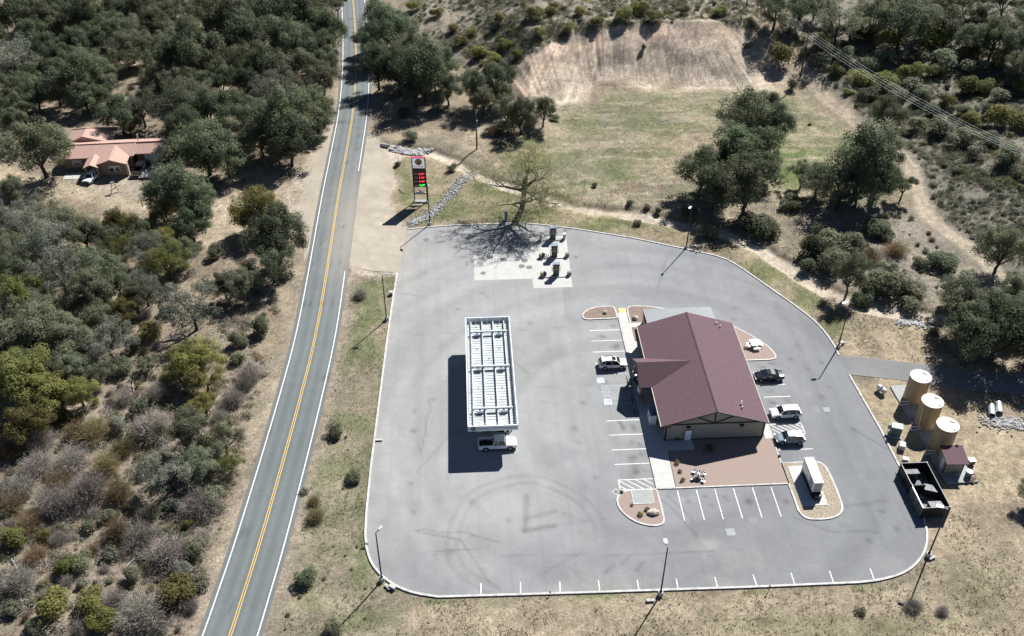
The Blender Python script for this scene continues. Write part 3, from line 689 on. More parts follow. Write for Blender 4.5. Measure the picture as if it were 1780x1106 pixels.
# ------------------------------------------------------------------ the road
def road_strip(name, C, half, colf, z, material, step=.5):
    pts = []; acc = [0]
    for a, b in zip(C, C[1:]):
        n = max(1, int(math.hypot(b[0] - a[0], b[1] - a[1]) / 1.2))
        pts += [(a[0] + (b[0] - a[0]) * i / n, a[1] + (b[1] - a[1]) * i / n) for i in range(n)]
    pts.append(C[-1]); P = np.array(pts); T = np.gradient(P, axis=0); T /= np.hypot(T[:, 0], T[:, 1])[:, None]
    Nn = np.stack([-T[:, 1], T[:, 0]], 1); S = np.concatenate([[0], np.cumsum(np.hypot(*np.diff(P, axis=0).T))])
    of = np.linspace(-half, half, int(2 * half / .3) + 1)
    V = (P[:, None, :] + Nn[:, None, :] * of[None, :, None]); k = len(of); m = len(P)
    X = V[..., 0].ravel(); Y = V[..., 1].ravel()
    Z = np.repeat(hgt(P[:, 0], P[:, 1]), k) + z
    i = (np.arange(m - 1)[:, None] * k + np.arange(k - 1)[None, :]).ravel()
    F = np.stack([i, i + k, i + k + 1, i + 1], 1)
    OF = np.tile(of, m); SS = np.repeat(S, k)
    o = mesh_np(name, np.stack([X, Y, Z], 1), F[:, ::-1], material, None, colf(X, Y, OF, SS)); tag(o, kind='structure')
    return o, P, Nn
def road_colour(X, Y, of, s):
    n1 = fbm(X * .05, Y * .05, 90, 3); n2 = fbm(X * .3, Y * .3, 93, 3)
    c = np.empty((len(X), 3)); c[:] = (.118, .132, .134)
    wheel = sum(np.exp(-((of - q) / .42) ** 2) for q in (-2.75, -1.05, 1.05, 2.75))
    c *= (1 + wheel * .22 + (n1 - .5) * .2 + (n2 - .5) * .12)[:, None]
    u, v = to_px(X, Y, 0 * X)
    dust = np.exp(-((v - 395) / 95) ** 2) * sm(-3.6, 3.4, -of + (n2 - .5) * 3)
    c[:] = c + (np.array((.30, .275, .235)) - c) * np.clip(dust * .75, 0, .85)[:, None]
    crack = (vnoise(s * .0 + np.floor(s / 6.5), of * .0, 96) > .25) * np.exp(-((np.mod(s + (vnoise(of * .8, np.floor(s / 6.5), 97) - .5) * 1.2, 6.5) - 3.2) / .10) ** 2)
    c *= (1 - .42 * crack)[:, None]
    edge = sm(3.6, 4.1, np.abs(of)); c[:] = c + (np.array((.17, .16, .14)) - c) * (edge * .5)[:, None]
    return c
M['asphalt'] = vcolmat('grey_asphalt', ((.5, .94, 1.06), (4., .90, 1.10), (18., .86, 1.14)), .9, .3, .02, 18)
RH = 4.1
road, RP, RN = road_strip('road', ROADC, RH, road_colour, .02, M['asphalt'])
def rail(offset, wd, m, name, z=.026, sel=None):
    a = RP + RN * (offset - wd / 2); b = RP + RN * (offset + wd / 2); zz = hgt(RP[:, 0], RP[:, 1]) + z
    idx = np.arange(len(RP)) if sel is None else np.where(sel)[0]
    runs = np.split(idx, np.where(np.diff(idx) > 1)[0] + 1)
    for r in runs:
        if len(r) < 2: continue
        V = np.concatenate([np.column_stack([a[r], zz[r]]), np.column_stack([b[r], zz[r]])]); n = len(r); i = np.arange(n - 1)
        mesh_np(name, V, np.stack([i, i + 1, n + i + 1, n + i], 1), M[m], road)
pu, pv = to_px(RP[:, 0], RP[:, 1], 0 * RP[:, 0])
rail(.15, .11, 'yellow', 'centre_line'); rail(-.15, .11, 'yellow', 'centre_line')
rail(3.45, .17, 'line', 'edge_line'); rail(-3.45, .17, 'line', 'edge_line', sel=(pv < 300) | (pv > 470))
def access_colour(X, Y, of, s):
    n = fbm(X * .2, Y * .2, 98, 4); c = np.empty((len(X), 3)); c[:] = (.175, .178, .18); c *= (1 + (n - .5) * .35)[:, None]
    c[:] = c + (np.array((.27, .235, .18)) - c) * (sm(2.0, 2.6, np.abs(of)) * .6)[:, None]
    return c
acc, _, _ = road_strip('access_road', ACCESS, 2.45, access_colour, -.012, M['asphalt'])

# ------------------------------------------------------------------ fuel canopy
def canopy():
    X0, X1, Y0, Y1 = -14.2, -6.8, 2.55, 28.6
    t = thing('fuel_canopy', 'white flat steel canopy with a purple striped fascia over the pickup truck', 'canopy', ((X0 + X1) / 2, (Y0 + Y1) / 2, 0))
    w_, l_ = X1 - X0, Y1 - Y0; hx, hy = w_ / 2, l_ / 2
    d = MB().box((0, 0, 4.33), (w_ - .13, l_ - .13, .08))
    y = -hy + .45
    while y < hy - .3: d.box((0, y, 4.40), (w_ - .32, .14, .07)); y += .62
    d.build('roof_deck', M['deck'], t)
    for nm, c, s in (('fascia', (0, -hy, 4.78), (w_, .14, 1.04)), ('fascia', (0, hy, 4.78), (w_, .14, 1.04)), ('fascia', (-hx, 0, 4.78), (.14, l_ - .15, 1.04)), ('fascia', (hx, 0, 4.78), (.14, l_ - .15, 1.04))):
        f = MB().box(c, s).build(nm, M['canopywhite'], t)
        if c[1] == -hy:
            MB().box((.62, -hy - .075, 4.86), (w_ - 1.5, .03, .10)).build('stripe', M['purple'], f)
            MB().box((-hx + .18, -hy - .075, 4.82), (.3, .03, .09)).build('stripe', M['purple'], f)
            MB().box((.0, -hy - .075, 4.62), (w_ - .04, .02, .05)).build('stripe', M['bluegrey'], f)
            e = MB().tube((-hx + .78, -hy - .07, 4.78), (-hx + .78, -hy - .12, 4.78), .42, n=24).build('emblem', M['emblemgreen'], f)
            b = MB().tube((-hx + .78, -hy - .12, 4.78), (-hx + .78, -hy - .135, 4.78), .30, n=20); b.build('emblem', M['galv'], f)
            b = MB().tube((-hx + .78, -hy - .135, 4.78), (-hx + .78, -hy - .15, 4.78), .22, n=20)
            b.build('emblem', M['emblemgreen'], f)
    for s in (-1, 1):                                                # inside faces of the tall edge with their stiffeners
        b = MB(); y = -hy + .5
        while y < hy: b.box((s * (hx - .16), y, 4.8), (.18, .07, .9)); y += .62
        b.build('stiffener_row', M['canopywhite'], t)
    b = MB()
    for k in range(7): b.box((-hx + .7 + k * (w_ - 1.4) / 6, hy - .16, 4.85), (.06, .18, .8)); b.bar((-hx + .7 + k * (w_ - 1.4) / 6, hy - .15, 5.2), (-hx + .7 + k * (w_ - 1.4) / 6, hy - .8, 4.6), .05, .05)
    b.build('stiffener_row', M['canopywhite'], t)
    rows = [25.1 - 15.575, 16.3 - 15.575, 6.6 - 15.575]
    for fx in (-.38, -.13, .12, .37):
        MB().box((fx * w_, -.1, 4.72), (.16, l_ - 1.0, .34)).build('purlin', M['deck'], t)
    for y in rows:
        c = MB().box((.12, y, 5.03), (w_ * .83, .30, .28)).build('cross_beam', M['deck'], t)
        for fx in (-.25, .24):
            k = MB().box((fx * w_, y - .34, 4.80), (.30, .40, .22)); k.box((fx * w_, y - .62, 4.80), (.95, .22, .18)); k.build('bracket', M['bluegrey'], c)
            MB().box((fx * w_, y, 2.2), (.32, .32, 4.4)).build('column', M['canopywhite'], t)
    for (x, y) in [(sx, yy) for yy in (11.6, 5.9, .8, -3.7, -8.2, -11.9) for sx in (-.26, .24)] + [(0, 3.4), (0, -6.2)]:
        MB().box((x * w_, y, 4.44), (.2, .2, .16)).build('drain_cap', M['rock'], t)
    b = MB().box((0, -hy + 1.4, 4.37), (w_ * .5, .5, .06)); b.build('soffit_light', M['white'], t)
    return t
canopy()
def island(name, x, y, w_, label, m='oldconc'):
    b = MB(); pr = [(-w_ / 2, -.55), (w_ / 2, -.55), (w_ / 2 + .35, 0), (w_ / 2, .55), (-w_ / 2, .55), (-w_ / 2 - .35, 0)]
    b.prism(pr, 0, .16); o = b.build(name, M[m]); o.location = (x, y, .012); return tag(o, label, 'island')
def dispenser(x, y, label, rz=0, z=.17, h=2.15, group='fuel dispensers', dark=True):
    t = thing('fuel_dispenser', label, 'fuel pump', (x, y, z), rz, group); t.scale = (1.15, 1.15, 1.2) if h > 2.2 else (1, 1, 1)
    MB().box((0, 0, .62), (.95, .60, 1.24)).build('lower_cabinet', M['dispenser'], t)
    c = MB().box((0, 0, 1.62), (1.0, .52, .72)).build('display_head', M['dark'], t)
    for s in (-1, 1): MB().box((0, s * .265, 1.66), (.62, .02, .40)).build('screen', M['glass'], c)
    MB().box((0, 0, h - .08), (1.12, .78, .16)).build('top_cap', M['bluegrey'], t)
    MB().box((0, 0, 1.245), (1.02, .62, .05)).build('band', M['chrome'], t)
    for s in (-1, 1):
        hz = MB()
        p = [(s * .54, .16, 1.9), (s * .72, .2, 1.3), (s * .66, .2, .5), (s * .52, .2, .9)]
        for a, b in zip(p, p[1:]): hz.tube(a, b, .028, n=6)
        hz.build('hose', M['rubber'], t)
        MB().bar((s * .52, .2, .9), (s * .56, .26, 1.15), .06, .1).build('nozzle', M['dark'], t)
    return t
def bin_(x, y, label, h=1.05, m='dark', z=.17, r=.27, dome=True, name='trash_bin'):
    t = thing(name, label, 'bin', (x, y, z))
    MB().lathe([(r * .92, 0), (r, .1), (r, h * .82), (r * .96, h * .84)], 14).build('body', M[m], t)
    MB().lathe([(r * 1.06, h * .82), (r * 1.06, h * .88), (r * .7, h), (.02, h * 1.03)] if dome else [(r * 1.06, h * .84), (r * 1.06, h * .92), (.02, h * .93)], 14).build('lid', M['galv'] if dome else M[m], t)
    return t
def bollard(x, y, label, z=.012, h=1.0, m='yellow'):
    t = thing('bollard', label, 'bollard', (x, y, z), group='bollards at the pump islands')
    MB().lathe([(.085, 0), (.085, h - .06), (.05, h), (.01, h + .01)], 12).build('post', M[m], t); MB().lathe([(.16, 0), (.16, .04), (.1, .05)], 12).build('base', M['iron'], t)
    return t
# diesel islands
for n_, e0, e1, nm in ((59.55, .7, 6.0, 'farthest'), (53.35, .35, 5.9, 'middle'), (47.2, .1, 5.75, 'nearest')):
    cx = (e0 + e1) / 2
    o = island('pump_island', cx, n_, e1 - e0 - .7, f'long concrete pump island on the white pad, {nm} of the three', 'pad')
    dispenser(cx + .05, n_ + .05, f'tall dark green fuel dispenser with grey cap on the {nm} diesel island', group='diesel dispensers on the white pad', h=2.3)
    if nm == 'farthest':
        for s, lb in ((-1, 'left'), (1, 'right')):
            t = thing('cabinet', f'white upright cabinet at the {lb} end of the farthest diesel island', 'cabinet', (cx + s * 2.35, n_, .17))
            MB().box((0, 0, .55), (.55, .5, 1.1)).build('housing', M['white'], t); MB().box((0, 0, 1.13), (.62, .56, .07)).build('cap', M['white'], t); MB().box((0, -.262, .55), (.4, .02, .8)).build('door', M['pad'], t)
    else:
        bin_(cx - 2.0, n_ + .05, f'dark trash bin with grey lid left of the dispenser on the {nm} diesel island')
        for s, lb in ((-1, 'left'), (1, 'right')):
            t = thing('stone_planter', f'squat tan stone planter at the {lb} end of the {nm} diesel island', 'planter', (cx + s * 2.55, n_, .17))
            MB().prism([(.42 * math.cos(a * PI / 4 + .39), .42 * math.sin(a * PI / 4 + .39)) for a in range(8)], 0, .68).build('drum', M['stone'], t); MB().lathe([(.34, .66), (.30, .74), (.02, .76)], 12).build('soil', M['graveltan'], t)
    if nm == 'middle':
        for k in range(3):
            t = thing('bollard', f'short white guard post on the middle diesel island, {("leftmost", "middle", "rightmost")[k]} of three', 'bollard', (cx - 1.5 + k * .38, n_ + .02, .17), group='white posts on the middle island')
            MB().lathe([(.10, 0), (.10, .62), (.06, .68), (.01, .7)], 10).build('post', M['white'], t); MB().lathe([(.15, 0), (.15, .03), (.1, .04)], 10).build('base', M['seatred'], t)
# islands under the canopy (the nearest row is in sight)
for k, n_ in enumerate((6.6, 16.3, 25.1)):
    nm = ('nearest', 'middle', 'farthest')[k]
    island('pump_island', -10.5, n_, 5.4, f'grey concrete pump island under the canopy, {nm} of the three')
    for e_, lb in ((-11.35, 'left'), (-9.3, 'right')):
        dispenser(e_, n_, f'dark fuel dispenser under the white canopy, {lb} one on the {nm} island', group='dispensers under the canopy')
bin_(-8.1, 6.45, 'dark bin at the sunny end of the island under the canopy', h=1.1)
bollard(-7.55, 6.5, 'slim brown bollard at the east end of the island behind the pickup', m='timber')
bollard(-13.55, 6.5, 'slim bollard in shade at the west end of the island behind the pickup', m='timber')
MBs = thing('squeegee_stand', 'small black windscreen washing stand beside the bin under the canopy', 'squeegee stand', (-8.75, 6.3, .17))
MB().box((0, 0, .45), (.3, .3, .9)).build('housing', M['black'], MBs); MB().bar((0, 0, .9), (.12, -.1, 1.35), .04, .04).build('squeegee', M['wood'], MBs)

# ------------------------------------------------------------------ lamp posts
def lamp(px, label, arm, h=9.7, off=0.0, first=[None]):
    x, y = G(*px); z = float(hgt(x, y))
    if first[0] is None:
        t = thing('lamp_post', label, 'lamp post', group='lamp posts round the lot')
        MB().lathe([(.36, -.3), (.36, .62), (.33, .68), (.01, .70)], 20).build('footing', M['pad'], t)
        p = MB().tube((0, 0, .68), (0, 0, h), .115, .075, 10).build('pole', M['black'], t)
        MB().lathe([(.2, .69), (.2, .76), (.12, .82)], 10).build('base_cover', M['black'], p)
        a = MB().bar((0, 0, h - .05), (.55, 0, h - .02), .07, .07).build('arm', M['black'], t)
        hd = MB().box((.95, 0, h + .0), (.78, .42, .12)); hd.box((.72, 0, h + .09), (.3, .3, .08)); hd = hd.build('lamp_head', M['galv'], t)
        MB().box((.98, 0, h - .07), (.55, .3, .03)).build('lens', M['dark'], hd)
        t.location = (x, y, z); t.rotation_euler = (0, 0, arm); first[0] = t; return t
    return dup(first[0], (x, y, z), arm, label)
lamp((664, 1009), 'black lamp post on a round footing at the rounded lower left corner of the lot', R(55))
lamp((1148, 1034), 'black lamp post at the kerb midway along the bottom edge of the lot', R(95))
lamp((1613, 967), 'black lamp post at the rounded lower right corner, in front of the dumpster enclosure', R(150))
lamp((1457, 604), 'black lamp post at the kerb where the access road joins the lot', R(185))
lamp((1193, 431), 'black lamp post on the far kerb below the big oak clump', R(235))
lamp((747, 391), 'black lamp post at the end of the rock channel beside the price sign', R(290))
lamp((672, 556), 'black lamp post on the verge between the road and the lot', R(20))
def ubox(u, v, label, n=1, m='oldconc', rz=.2, d=(.42, .34, .28)):
    x, y = G(u, v); z = float(hgt(x, y)); t = thing('utility_box', label, 'utility box', (x, y, z), rz, 'utility boxes along the kerb')
    for k in range(n):
        MB().box((k * (d[0] + .12), 0, d[2] / 2 - .08), (d[0], d[1], d[2])).build('housing', M[m], t); MB().box((k * (d[0] + .12), 0, d[2] - .06), (d[0] + .06, d[1] + .06, .05)).build('lid', M['pad'], t)
    return t
ubox(672, 1019, 'pair of small white boxes beside the lower left lamp post', 2, rz=-.9)
ubox(683, 1022, 'pale low box right of the paired boxes by the lower left lamp post', 1, rz=-.6, d=(.9, .55, .5))
ubox(1127, 1045, 'pair of small white boxes in dry grass below the bottom lamp post', 2, rz=0)
ubox(1617, 972, 'pair of small white boxes beside the lower right lamp post', 2, rz=.4)
ubox(1463, 598, 'pale utility box beside the lamp post at the access road', 1, rz=.4, d=(.7, .5, .5))
ubox(1204, 428, 'low pale box on the grass beside the far kerb lamp post', 2, rz=-.2)
ubox(656, 766, 'pair of small white boxes by the left kerb halfway down the lot', 2, rz=0)
ubox(680, 512, 'white drum shaped box by the left kerb near the verge lamp post', 1, rz=0, d=(.6, .6, .7))
def markerpost(u, v, label, h=1.0):
    x, y = G(u, v); z = float(hgt(x, y)); t = thing('marker_post', label, 'marker post', (x, y, z), group='short posts on the kerb')
    MB().box((0, 0, h / 2), (.07, .07, h)).build('post', M['black'], t); MB().box((0, 0, h + .08), (.22, .14, .2)).build('head', M['black'], t)
markerpost(1336, 1027, 'short black post on the bottom kerb, right of the bottom lamp post'); markerpost(956, 1034, 'short black post on the bottom kerb left of the bottom lamp post', .5); markerpost(1213, 437, 'short dark post by the far kerb, right of its lamp post', .9)

# ------------------------------------------------------------------ store
def store():
    t = thing('store_building', 'long beige store with maroon gable roof and entrance porch', 'store', (0, 0, 0))
    XL, XR, YS, YN, XM = 15.85, 30.95, 3.2, 26.5, 23.15
    ze, zr = 3.45, 6.15; sl = (zr - ze) / (XM - 14.95)
    def zr_(x): return ze + (min(x, 2 * XM - x) - 14.95) * sl
    zw = zr_(XL) - .03
    for y0, y1 in ((YS, YS + .15), (YN - .15, YN)):
        MB().xprism([(XL, 0), (XR, 0), (XR, zw), (XM, zr - .04), (XL, zw)], y0, y1, 'Y').build('end_wall', M['siding'], t)
    for xw in (XL + .075, XR - .075): MB().box((xw, (YS + YN) / 2, zw / 2 - .02), (.15, YN - YS - .31, zw)).build('side_wall', M['sidingY'], t)
    # roof
    Y0, Y1 = 2.7, 26.95
    EL, ER = 14.95, 31.35
    ra = MB().xprism([(EL, ze), (XM, zr), (XM, zr + .16), (EL, ze + .16)], Y0, Y1, 'Y').build('roof', M['roof'], t)
    rb = MB().xprism([(ER, ze), (XM, zr), (XM, zr + .16), (ER, ze + .16)], Y0, Y1, 'Y').build('roof', M['roof'], t)
    MB().xprism([(XM - .18, zr + .13), (XM + .18, zr + .13), (XM, zr + .21)], Y0 - .01, Y1 + .01, 'Y').build('ridge_cap', M['roofdark'], ra)
    # vents on the east slope
    for (u, v) in ((1245, 562), (1252, 566), (1289, 700), (1288, 704), (1290, 710)):
        x, y = G(u, v, 4.9); b = MB().tube((x, y, zr_(x) + .1), (x, y, zr_(x) + .55), .09, n=10); b.tube((x, y, zr_(x) + .52), (x, y, zr_(x) + .6), .15, .06, n=10); b.build('roof_vent', M['galv'], rb)
    # eave gutters (pale, along both eaves) and rake boards
    for x in (EL - .06, ER + .06): MB().box((x, (Y0 + Y1) / 2, ze + .07), (.12, Y1 - Y0 - .02, .13)).build('gutter', M['palewood'] if x < 20 else M['pad'], t)
    for y in (Y0 - .05,):
        b = MB(); b.bar((EL, y, ze + .07), (XM, y, zr + .07), .10, .2); b.bar((ER, y, ze + .07), (XM, y, zr + .07), .10, .2); b.build('rake_board', M['brown'], t)
    b = MB(); y = YS - .05
    b.box(((XL + XR) / 2, y, 3.42), (XR - XL + .1, .09, .20)); b.box((XM, y, (3.5 + zr) / 2), (.2, .09, zr - 3.7))
    xq = (XL + XM) / 2 + .6; b.bar((XM - .1, y, 3.56), (xq, y, zr_(xq) - .22), .09, .18)
    xq = 2 * XM - xq; b.bar((XM + .1, y, 3.56), (xq, y, zr_(xq) - .22), .09, .18); b.build('truss_trim', M['brown'], t)
    b = MB()
    for x, y in ((XL, YS), (XR, YS), (XL, YN), (XR, YN)): b.box((x, y, 1.66), (.24, .24, 3.32))
    b.build('corner_trim', M['brown'], t)
    MB().box(((XL + XR) / 2, YS - .035, .12), (XR - XL - .3, .07, .24)).build('base_trim', M['brown'], t)
    d = MB().box((19.35, YS - .05, 1.06), (1.02, .10, 2.10)).build('door', M['white'], t); MB().box((19.7, YS - .13, 1.0), (.05, .08, .16)).build('handle', M['dark'], d)
    b = MB(); b.box((18.78, YS - .045, 1.1), (.09, .08, 2.2)); b.box((19.92, YS - .045, 1.1), (.09, .08, 2.2)); b.box((19.35, YS - .045, 2.19), (1.05, .08, .09)); b.build('door_frame', M['brown'], t)
    for x in (19.2, 27.4): MB().box((x, YS - .18, 2.92), (.6, .28, .28)).build('wall_light', M['black'], t)
    MB().blob((XM + .25, YS - .2, zr - .62), (.16, .16, .16), 3, rough=.05).build('floodlight', M['white'], t)
    MB().box((16.35, YS - .14, 3.0), (.12, .2, .3)).build('wall_light', M['black'], t)
    # front windows and entrance doors on the west wall
    for y in (5.2, 8.6, 21.0, 24.0):
        f = MB().box((XL - .03, y, 1.75), (.07, 1.9, 1.5)).build('window', M['brown'], t); MB().box((XL - .075, y, 1.75), (.03, 1.7, 1.3)).build('pane', M['shop_glass'], f)
    f = MB().box((XL - .03, 15, 1.25), (.07, 3.6, 2.5)).build('entrance_door', M['brown'], t)
    for y in (14.2, 15.8): MB().box((XL - .075, y, 1.25), (.03, 1.4, 2.3)).build('pane', M['shop_glass'], f)
    # entrance porch: cross gable on posts
    py0, py1, pym, pz = 11.45, 18.55, 15.0, 5.72
    px0 = 12.85
    xr = EL + (pz - ze) / sl
    th = .15
    S = MB().add([(px0, py0, ze), (EL, py0, ze), (xr, pym, pz), (px0, pym, pz), (px0, py0, ze + th), (EL, py0, ze + th), (xr, pym, pz + th), (px0, pym, pz + th)], [(0, 3, 2, 1), (4, 5, 6, 7), (0, 1, 5, 4), (1, 2, 6, 5), (2, 3, 7, 6), (3, 0, 4, 7)])
    S.build('porch_roof', M['roof'], t)
    S = MB().add([(px0, py1, ze), (EL, py1, ze), (xr, pym, pz), (px0, pym, pz), (px0, py1, ze + th), (EL, py1, ze + th), (xr, pym, pz + th), (px0, pym, pz + th)], [(0, 1, 2, 3), (7, 6, 5, 4), (0, 4, 5, 1), (1, 5, 6, 2), (2, 6, 7, 3), (3, 7, 4, 0)])
    S.build('porch_roof', M['roof'], t)
    b = MB(); b.bar((px0 + .05, py0, ze + .02), (px0 + .05, pym, pz + .02), .12, .24); b.bar((px0 + .05, py1, ze + .02), (px0 + .05, pym, pz + .02), .12, .24); b.build('rake_board', M['brown'], t)
    MB().xprism([(py0 + .6, 3.3), (py1 - .6, 3.3), (pym, pz - .35)], px0 + .35, px0 + .5, 'X').build('porch_gable', M['timber'], t)
    for y in (py0 + .55, py1 - .55):
        c = MB().box((13.45, y, 1.9), (.34, .34, 2.9)).build('porch_post', M['timber'], t); MB().prism([(13.05, y - .4), (13.85, y - .4), (13.85, y + .4), (13.05, y + .4)], 0.13, 1.1).build('stone_base', M['stone'], c)
    b = MB().box((13.45, pym, 3.27), (.3, py1 - py0 - .4, .3)); b.box((14.6, py0 + .55, 3.27), (2.4, .25, .26)); b.box((14.6, py1 - .55, 3.27), (2.4, .25, .26)); b.build('porch_beam', M['timber'], t)
    MB().box((14.0, py0 + .05, ze + .06), (1.9, .1, .12)).build('gutter', M['palewood'], t)
    # lean-to at the far end
    l = MB().xprism([(26.97, 3.25), (32.6, 2.75), (32.6, 2.85), (26.97, 3.35)], 16.9, 28.9, 'X').build('lean_to_roof', M['metalroof'], t)
    b = MB()
    for x in (17.1, 21, 24.9, 28.7): b.box((x, 32.3, 1.38), (.15, .15, 2.76))
    b.build('lean_to_posts', M['brown'], t)
    MB().box((22.9, 32.3, .9), (11.4, .08, 1.8)).build('lean_to_wall', M['siding'], t)
    MB().box((17.0, 29.8, .9), (.08, 5, 1.8)).build('lean_to_wall', M['sidingY'], t)
    return t
store()
# walkway, beds, islands round the store
o = MB().prism([(13.0, -6.42), (15.75, -6.42), (15.85, 3.2), (18.6, .9), (20.1, .9), (20.1, 3.2), (15.85, 3.21), (15.85, 31.2), (16.85, 31.2), (16.85, 32.3), (14.55, 32.3), (14.55, 35.4), (13.0, 35.4)], -.02, .14)
o = MB().prism([(13.14, -6.42), (15.75, -6.42), (15.9, 1.0), (20.1, 1.0), (20.1, 3.3), (15.95, 3.3), (15.95, 27.0), (14.85, 27.2), (14.85, 30.9), (17.0, 30.9), (17.0, 32.2), (14.6, 32.2), (14.6, 35.2), (13.14, 35.2)], -.02, .145)
walk = tag(o.build('walkway', M['concrete']), kind='structure')
b = MB()
for y in np.arange(-5, 35, 1.55): b.box((14.3, y, .1435), (2.3 if y > 30 or y < 0 else 2.6, .025, .006))
b.build('joint_row', M['oldconc'], walk)
MB().box((13.9, 35.9, .055), (1.3, 1.4, .11)).build('ramp_mat', M['palewarm'], walk)
kerb([(13.02, -6.5), (13.02, 35.3)], .10, -.05, .16)
def bed(poly, m, z=.11, holes=None):
    return tag(MB().prism(poly, -.03, z).build('gravel_bed', M[m]), kind='structure')
def ring(pts, n=2): return chaikin(pts, True, n)
isl = ring([(6.7, 34.1), (6.6, 35.2), (8.2, 36.8), (10.5, 37.3), (12.4, 37.2), (12.75, 36.4), (12.75, 34.0), (12.7, 33.75), (9, 33.75), (7.2, 33.7)], 2)
bed(isl, 'gravelbrown'); kerb(isl, .13, closed=True)
isl = [(14.95, 32.2), (14.85, 35.5), (15.3, 36.9), (18, 37.1), (22.5, 35.6), (27, 33.2), (17.1, 32.8), (17.0, 32.25)]
bed(isl, 'gravelbrown'); kerb(chaikin([(14.9, 32.3), (14.8, 36.2), (15.4, 37.1), (18.2, 37.0), (24.5, 35.2), (29.6, 32.6)], n=2), .13)
bed([(14.87, 27.3), (15.8, 27.3), (15.8, 30.8), (14.87, 30.8)], 'gravelbrown')
isl = [(31.2, 21.2), (36.9, 21.2)] + chaikin([(36.9, 21.2), (38.2, 21.5), (38.1, 23.0), (37.2, 25.3), (34.8, 28.4), (32.7, 30.4), (31.2, 31.3)], n=2)[1:]
bed(isl, 'gravelred'); kerb(isl[1:], .13); kerb([(31.2, 21.2), (36.9, 21.2)], .13)
o = MB().box((32.0, 11.9, .06), (1.2, 18.3, .16)).build('walkway', M['concrete']); tag(o, kind='structure')
kerb([(32.62, 2.9), (32.62, 21.1)], .08, -.05, .17)
bed([(15.85, -6.35), (32.35, -6.35), (32.35, 2.8), (31.2, 3.1), (20.2, 3.1), (20.2, .95), (16.0, .95)], 'gravelred', .12)
kerb([(13.0, -6.45), (32.5, -6.45)], .11); kerb([(32.5, -6.4), (32.5, 2.6)], .10)
isl = [(8.9, -6.55), (12.95, -6.55)] + chaikin([(12.95, -6.55), (13.15, -11.6), (12.9, -13.0), (11.2, -13.3), (8.9, -12.4), (7.2, -10.4), (6.8, -8.4), (7.5, -7.0), (8.9, -6.55)], n=2)[1:-1]
bed(isl, 'gravelred'); kerb(isl, .13, closed=True)
o = MB().box((10.7, -7.9, .07), (2.9, 2.55, .15)).build('concrete_pad', M['oldconc']); tag(o, kind='structure')
kerb([(9.2, -6.6), (9.2, -9.2), (12.15, -9.2), (12.15, -6.6)], .09, .0, .17)
isl = [(32.5, -2.4)] + chaikin([(37.4, -2.35), (38.5, -2.6), (39.1, -4.0), (39.15, -10.4), (38.6, -12.3), (36.9, -13.2), (34.6, -13.3), (33.0, -13.0), (32.5, -11.6)], n=2)
bed(isl, 'graveltan'); kerb(isl, .14, closed=True)
o = MB().box((35.1, -7.0, .08), (3.75, 7.75, .18)).build('concrete_pad', M['concrete']); tag(o, kind='structure')
t = thing('generator', 'tall white boxy generator enclosure on a concrete pad in the tan gravel island', 'generator', (35.6, -6.9, .17))
MB().box((0, .2, 1.95), (1.35, 5.0, 1.9)).build('enclosure', M['white'], t); MB().box((0, .1, .5), (1.25, 5.2, 1.0)).build('fuel_base', M['black'], t)
MB().box((-.69, .9, 1.9), (.03, 1.3, 1.3)).build('louvre', M['galv'], t); MB().box((-.69, -1.2, 1.9), (.03, 1.2, 1.5)).build('door', M['pad'], t)
MB().box((0, -2.33, 1.9), (1.0, .04, 1.4)).build('louvre', M['pad'], t); MB().box((.1, -2.75, .45), (1.0, .5, .8)).build('control_box', M['dark'], t)
b = MB().tube((.75, -2.5, .1), (.75, -2.5, .9), .09, n=8); b.tube((.6, -2.9, .5), (.8, -2.5, .5), .07, n=8); b.build('fuel_pipe', M['galv'], t)
# things along the store
t = thing('ice_freezer', 'pale blue white ice freezer chest against the store front in roof shade', 'ice freezer', (14.55, 7.6, .145))
MB().box((0, 0, .95), (1.05, 1.9, 1.9)).build('cabinet', M['white'], t); MB().box((0, 0, 1.93), (1.1, 1.95, .06)).build('top', M['bluegrey'], t)
for s in (-1, 1):
    d = MB().box((-.545, s * .46, 1.0), (.04, .86, 1.4)).build('door', M['white'], t); MB().box((-.58, s * .1, 1.0), (.04, .05, .5)).build('handle', M['dark'], d)
MB().box((.1, -.5, 2.02), (.35, .4, .15)).build('motor_housing', M['dark'], t)
bin_(13.45, 17.1, 'black domed trash bin by the kerb before the store porch, next to the sign', z=.145, h=1.2, r=.35, m='black')
bin_(13.7, 16.3, 'black domed trash bin by the porch, nearer the sloping poster board', z=.145, h=1.1, r=.33, m='black')
t = thing('poster_stand', 'white poster board on a frame leaning beside the store porch', 'poster stand', (13.35, 13.3, .145), .35)
MB().box((0, 0, 1.35), (.07, 1.0, 1.5)).build('board', M['bluegrey'], t); b = MB(); b.box((-.04, 0, 1.35), (.02, .82, 1.3)); b.build('poster', M['white'], t)
b = MB(); b.box((.0, -.42, .3), (.07, .07, .6)); b.box((0, .42, .3), (.07, .07, .6)); b.build('frame', M['black'], t)
for y, lb in ((17.4, 'farther'), (11.75, 'nearer')):
    t = thing('parking_sign', f'blue and white accessible parking sign post before the porch, {lb} of two', 'sign', (13.3, y + .9, .145), group='accessible parking signs')
    MB().tube((0, 0, 0), (0, 0, 2.0), .03, n=8).build('post', M['galv'], t); p = MB().box((-.045, 0, 1.75), (.02, .34, .46)).build('plate', M['bluegrey'], t); MB().box((-.06, 0, 1.75), (.01, .2, .26)).build('symbol', M['white'], p)
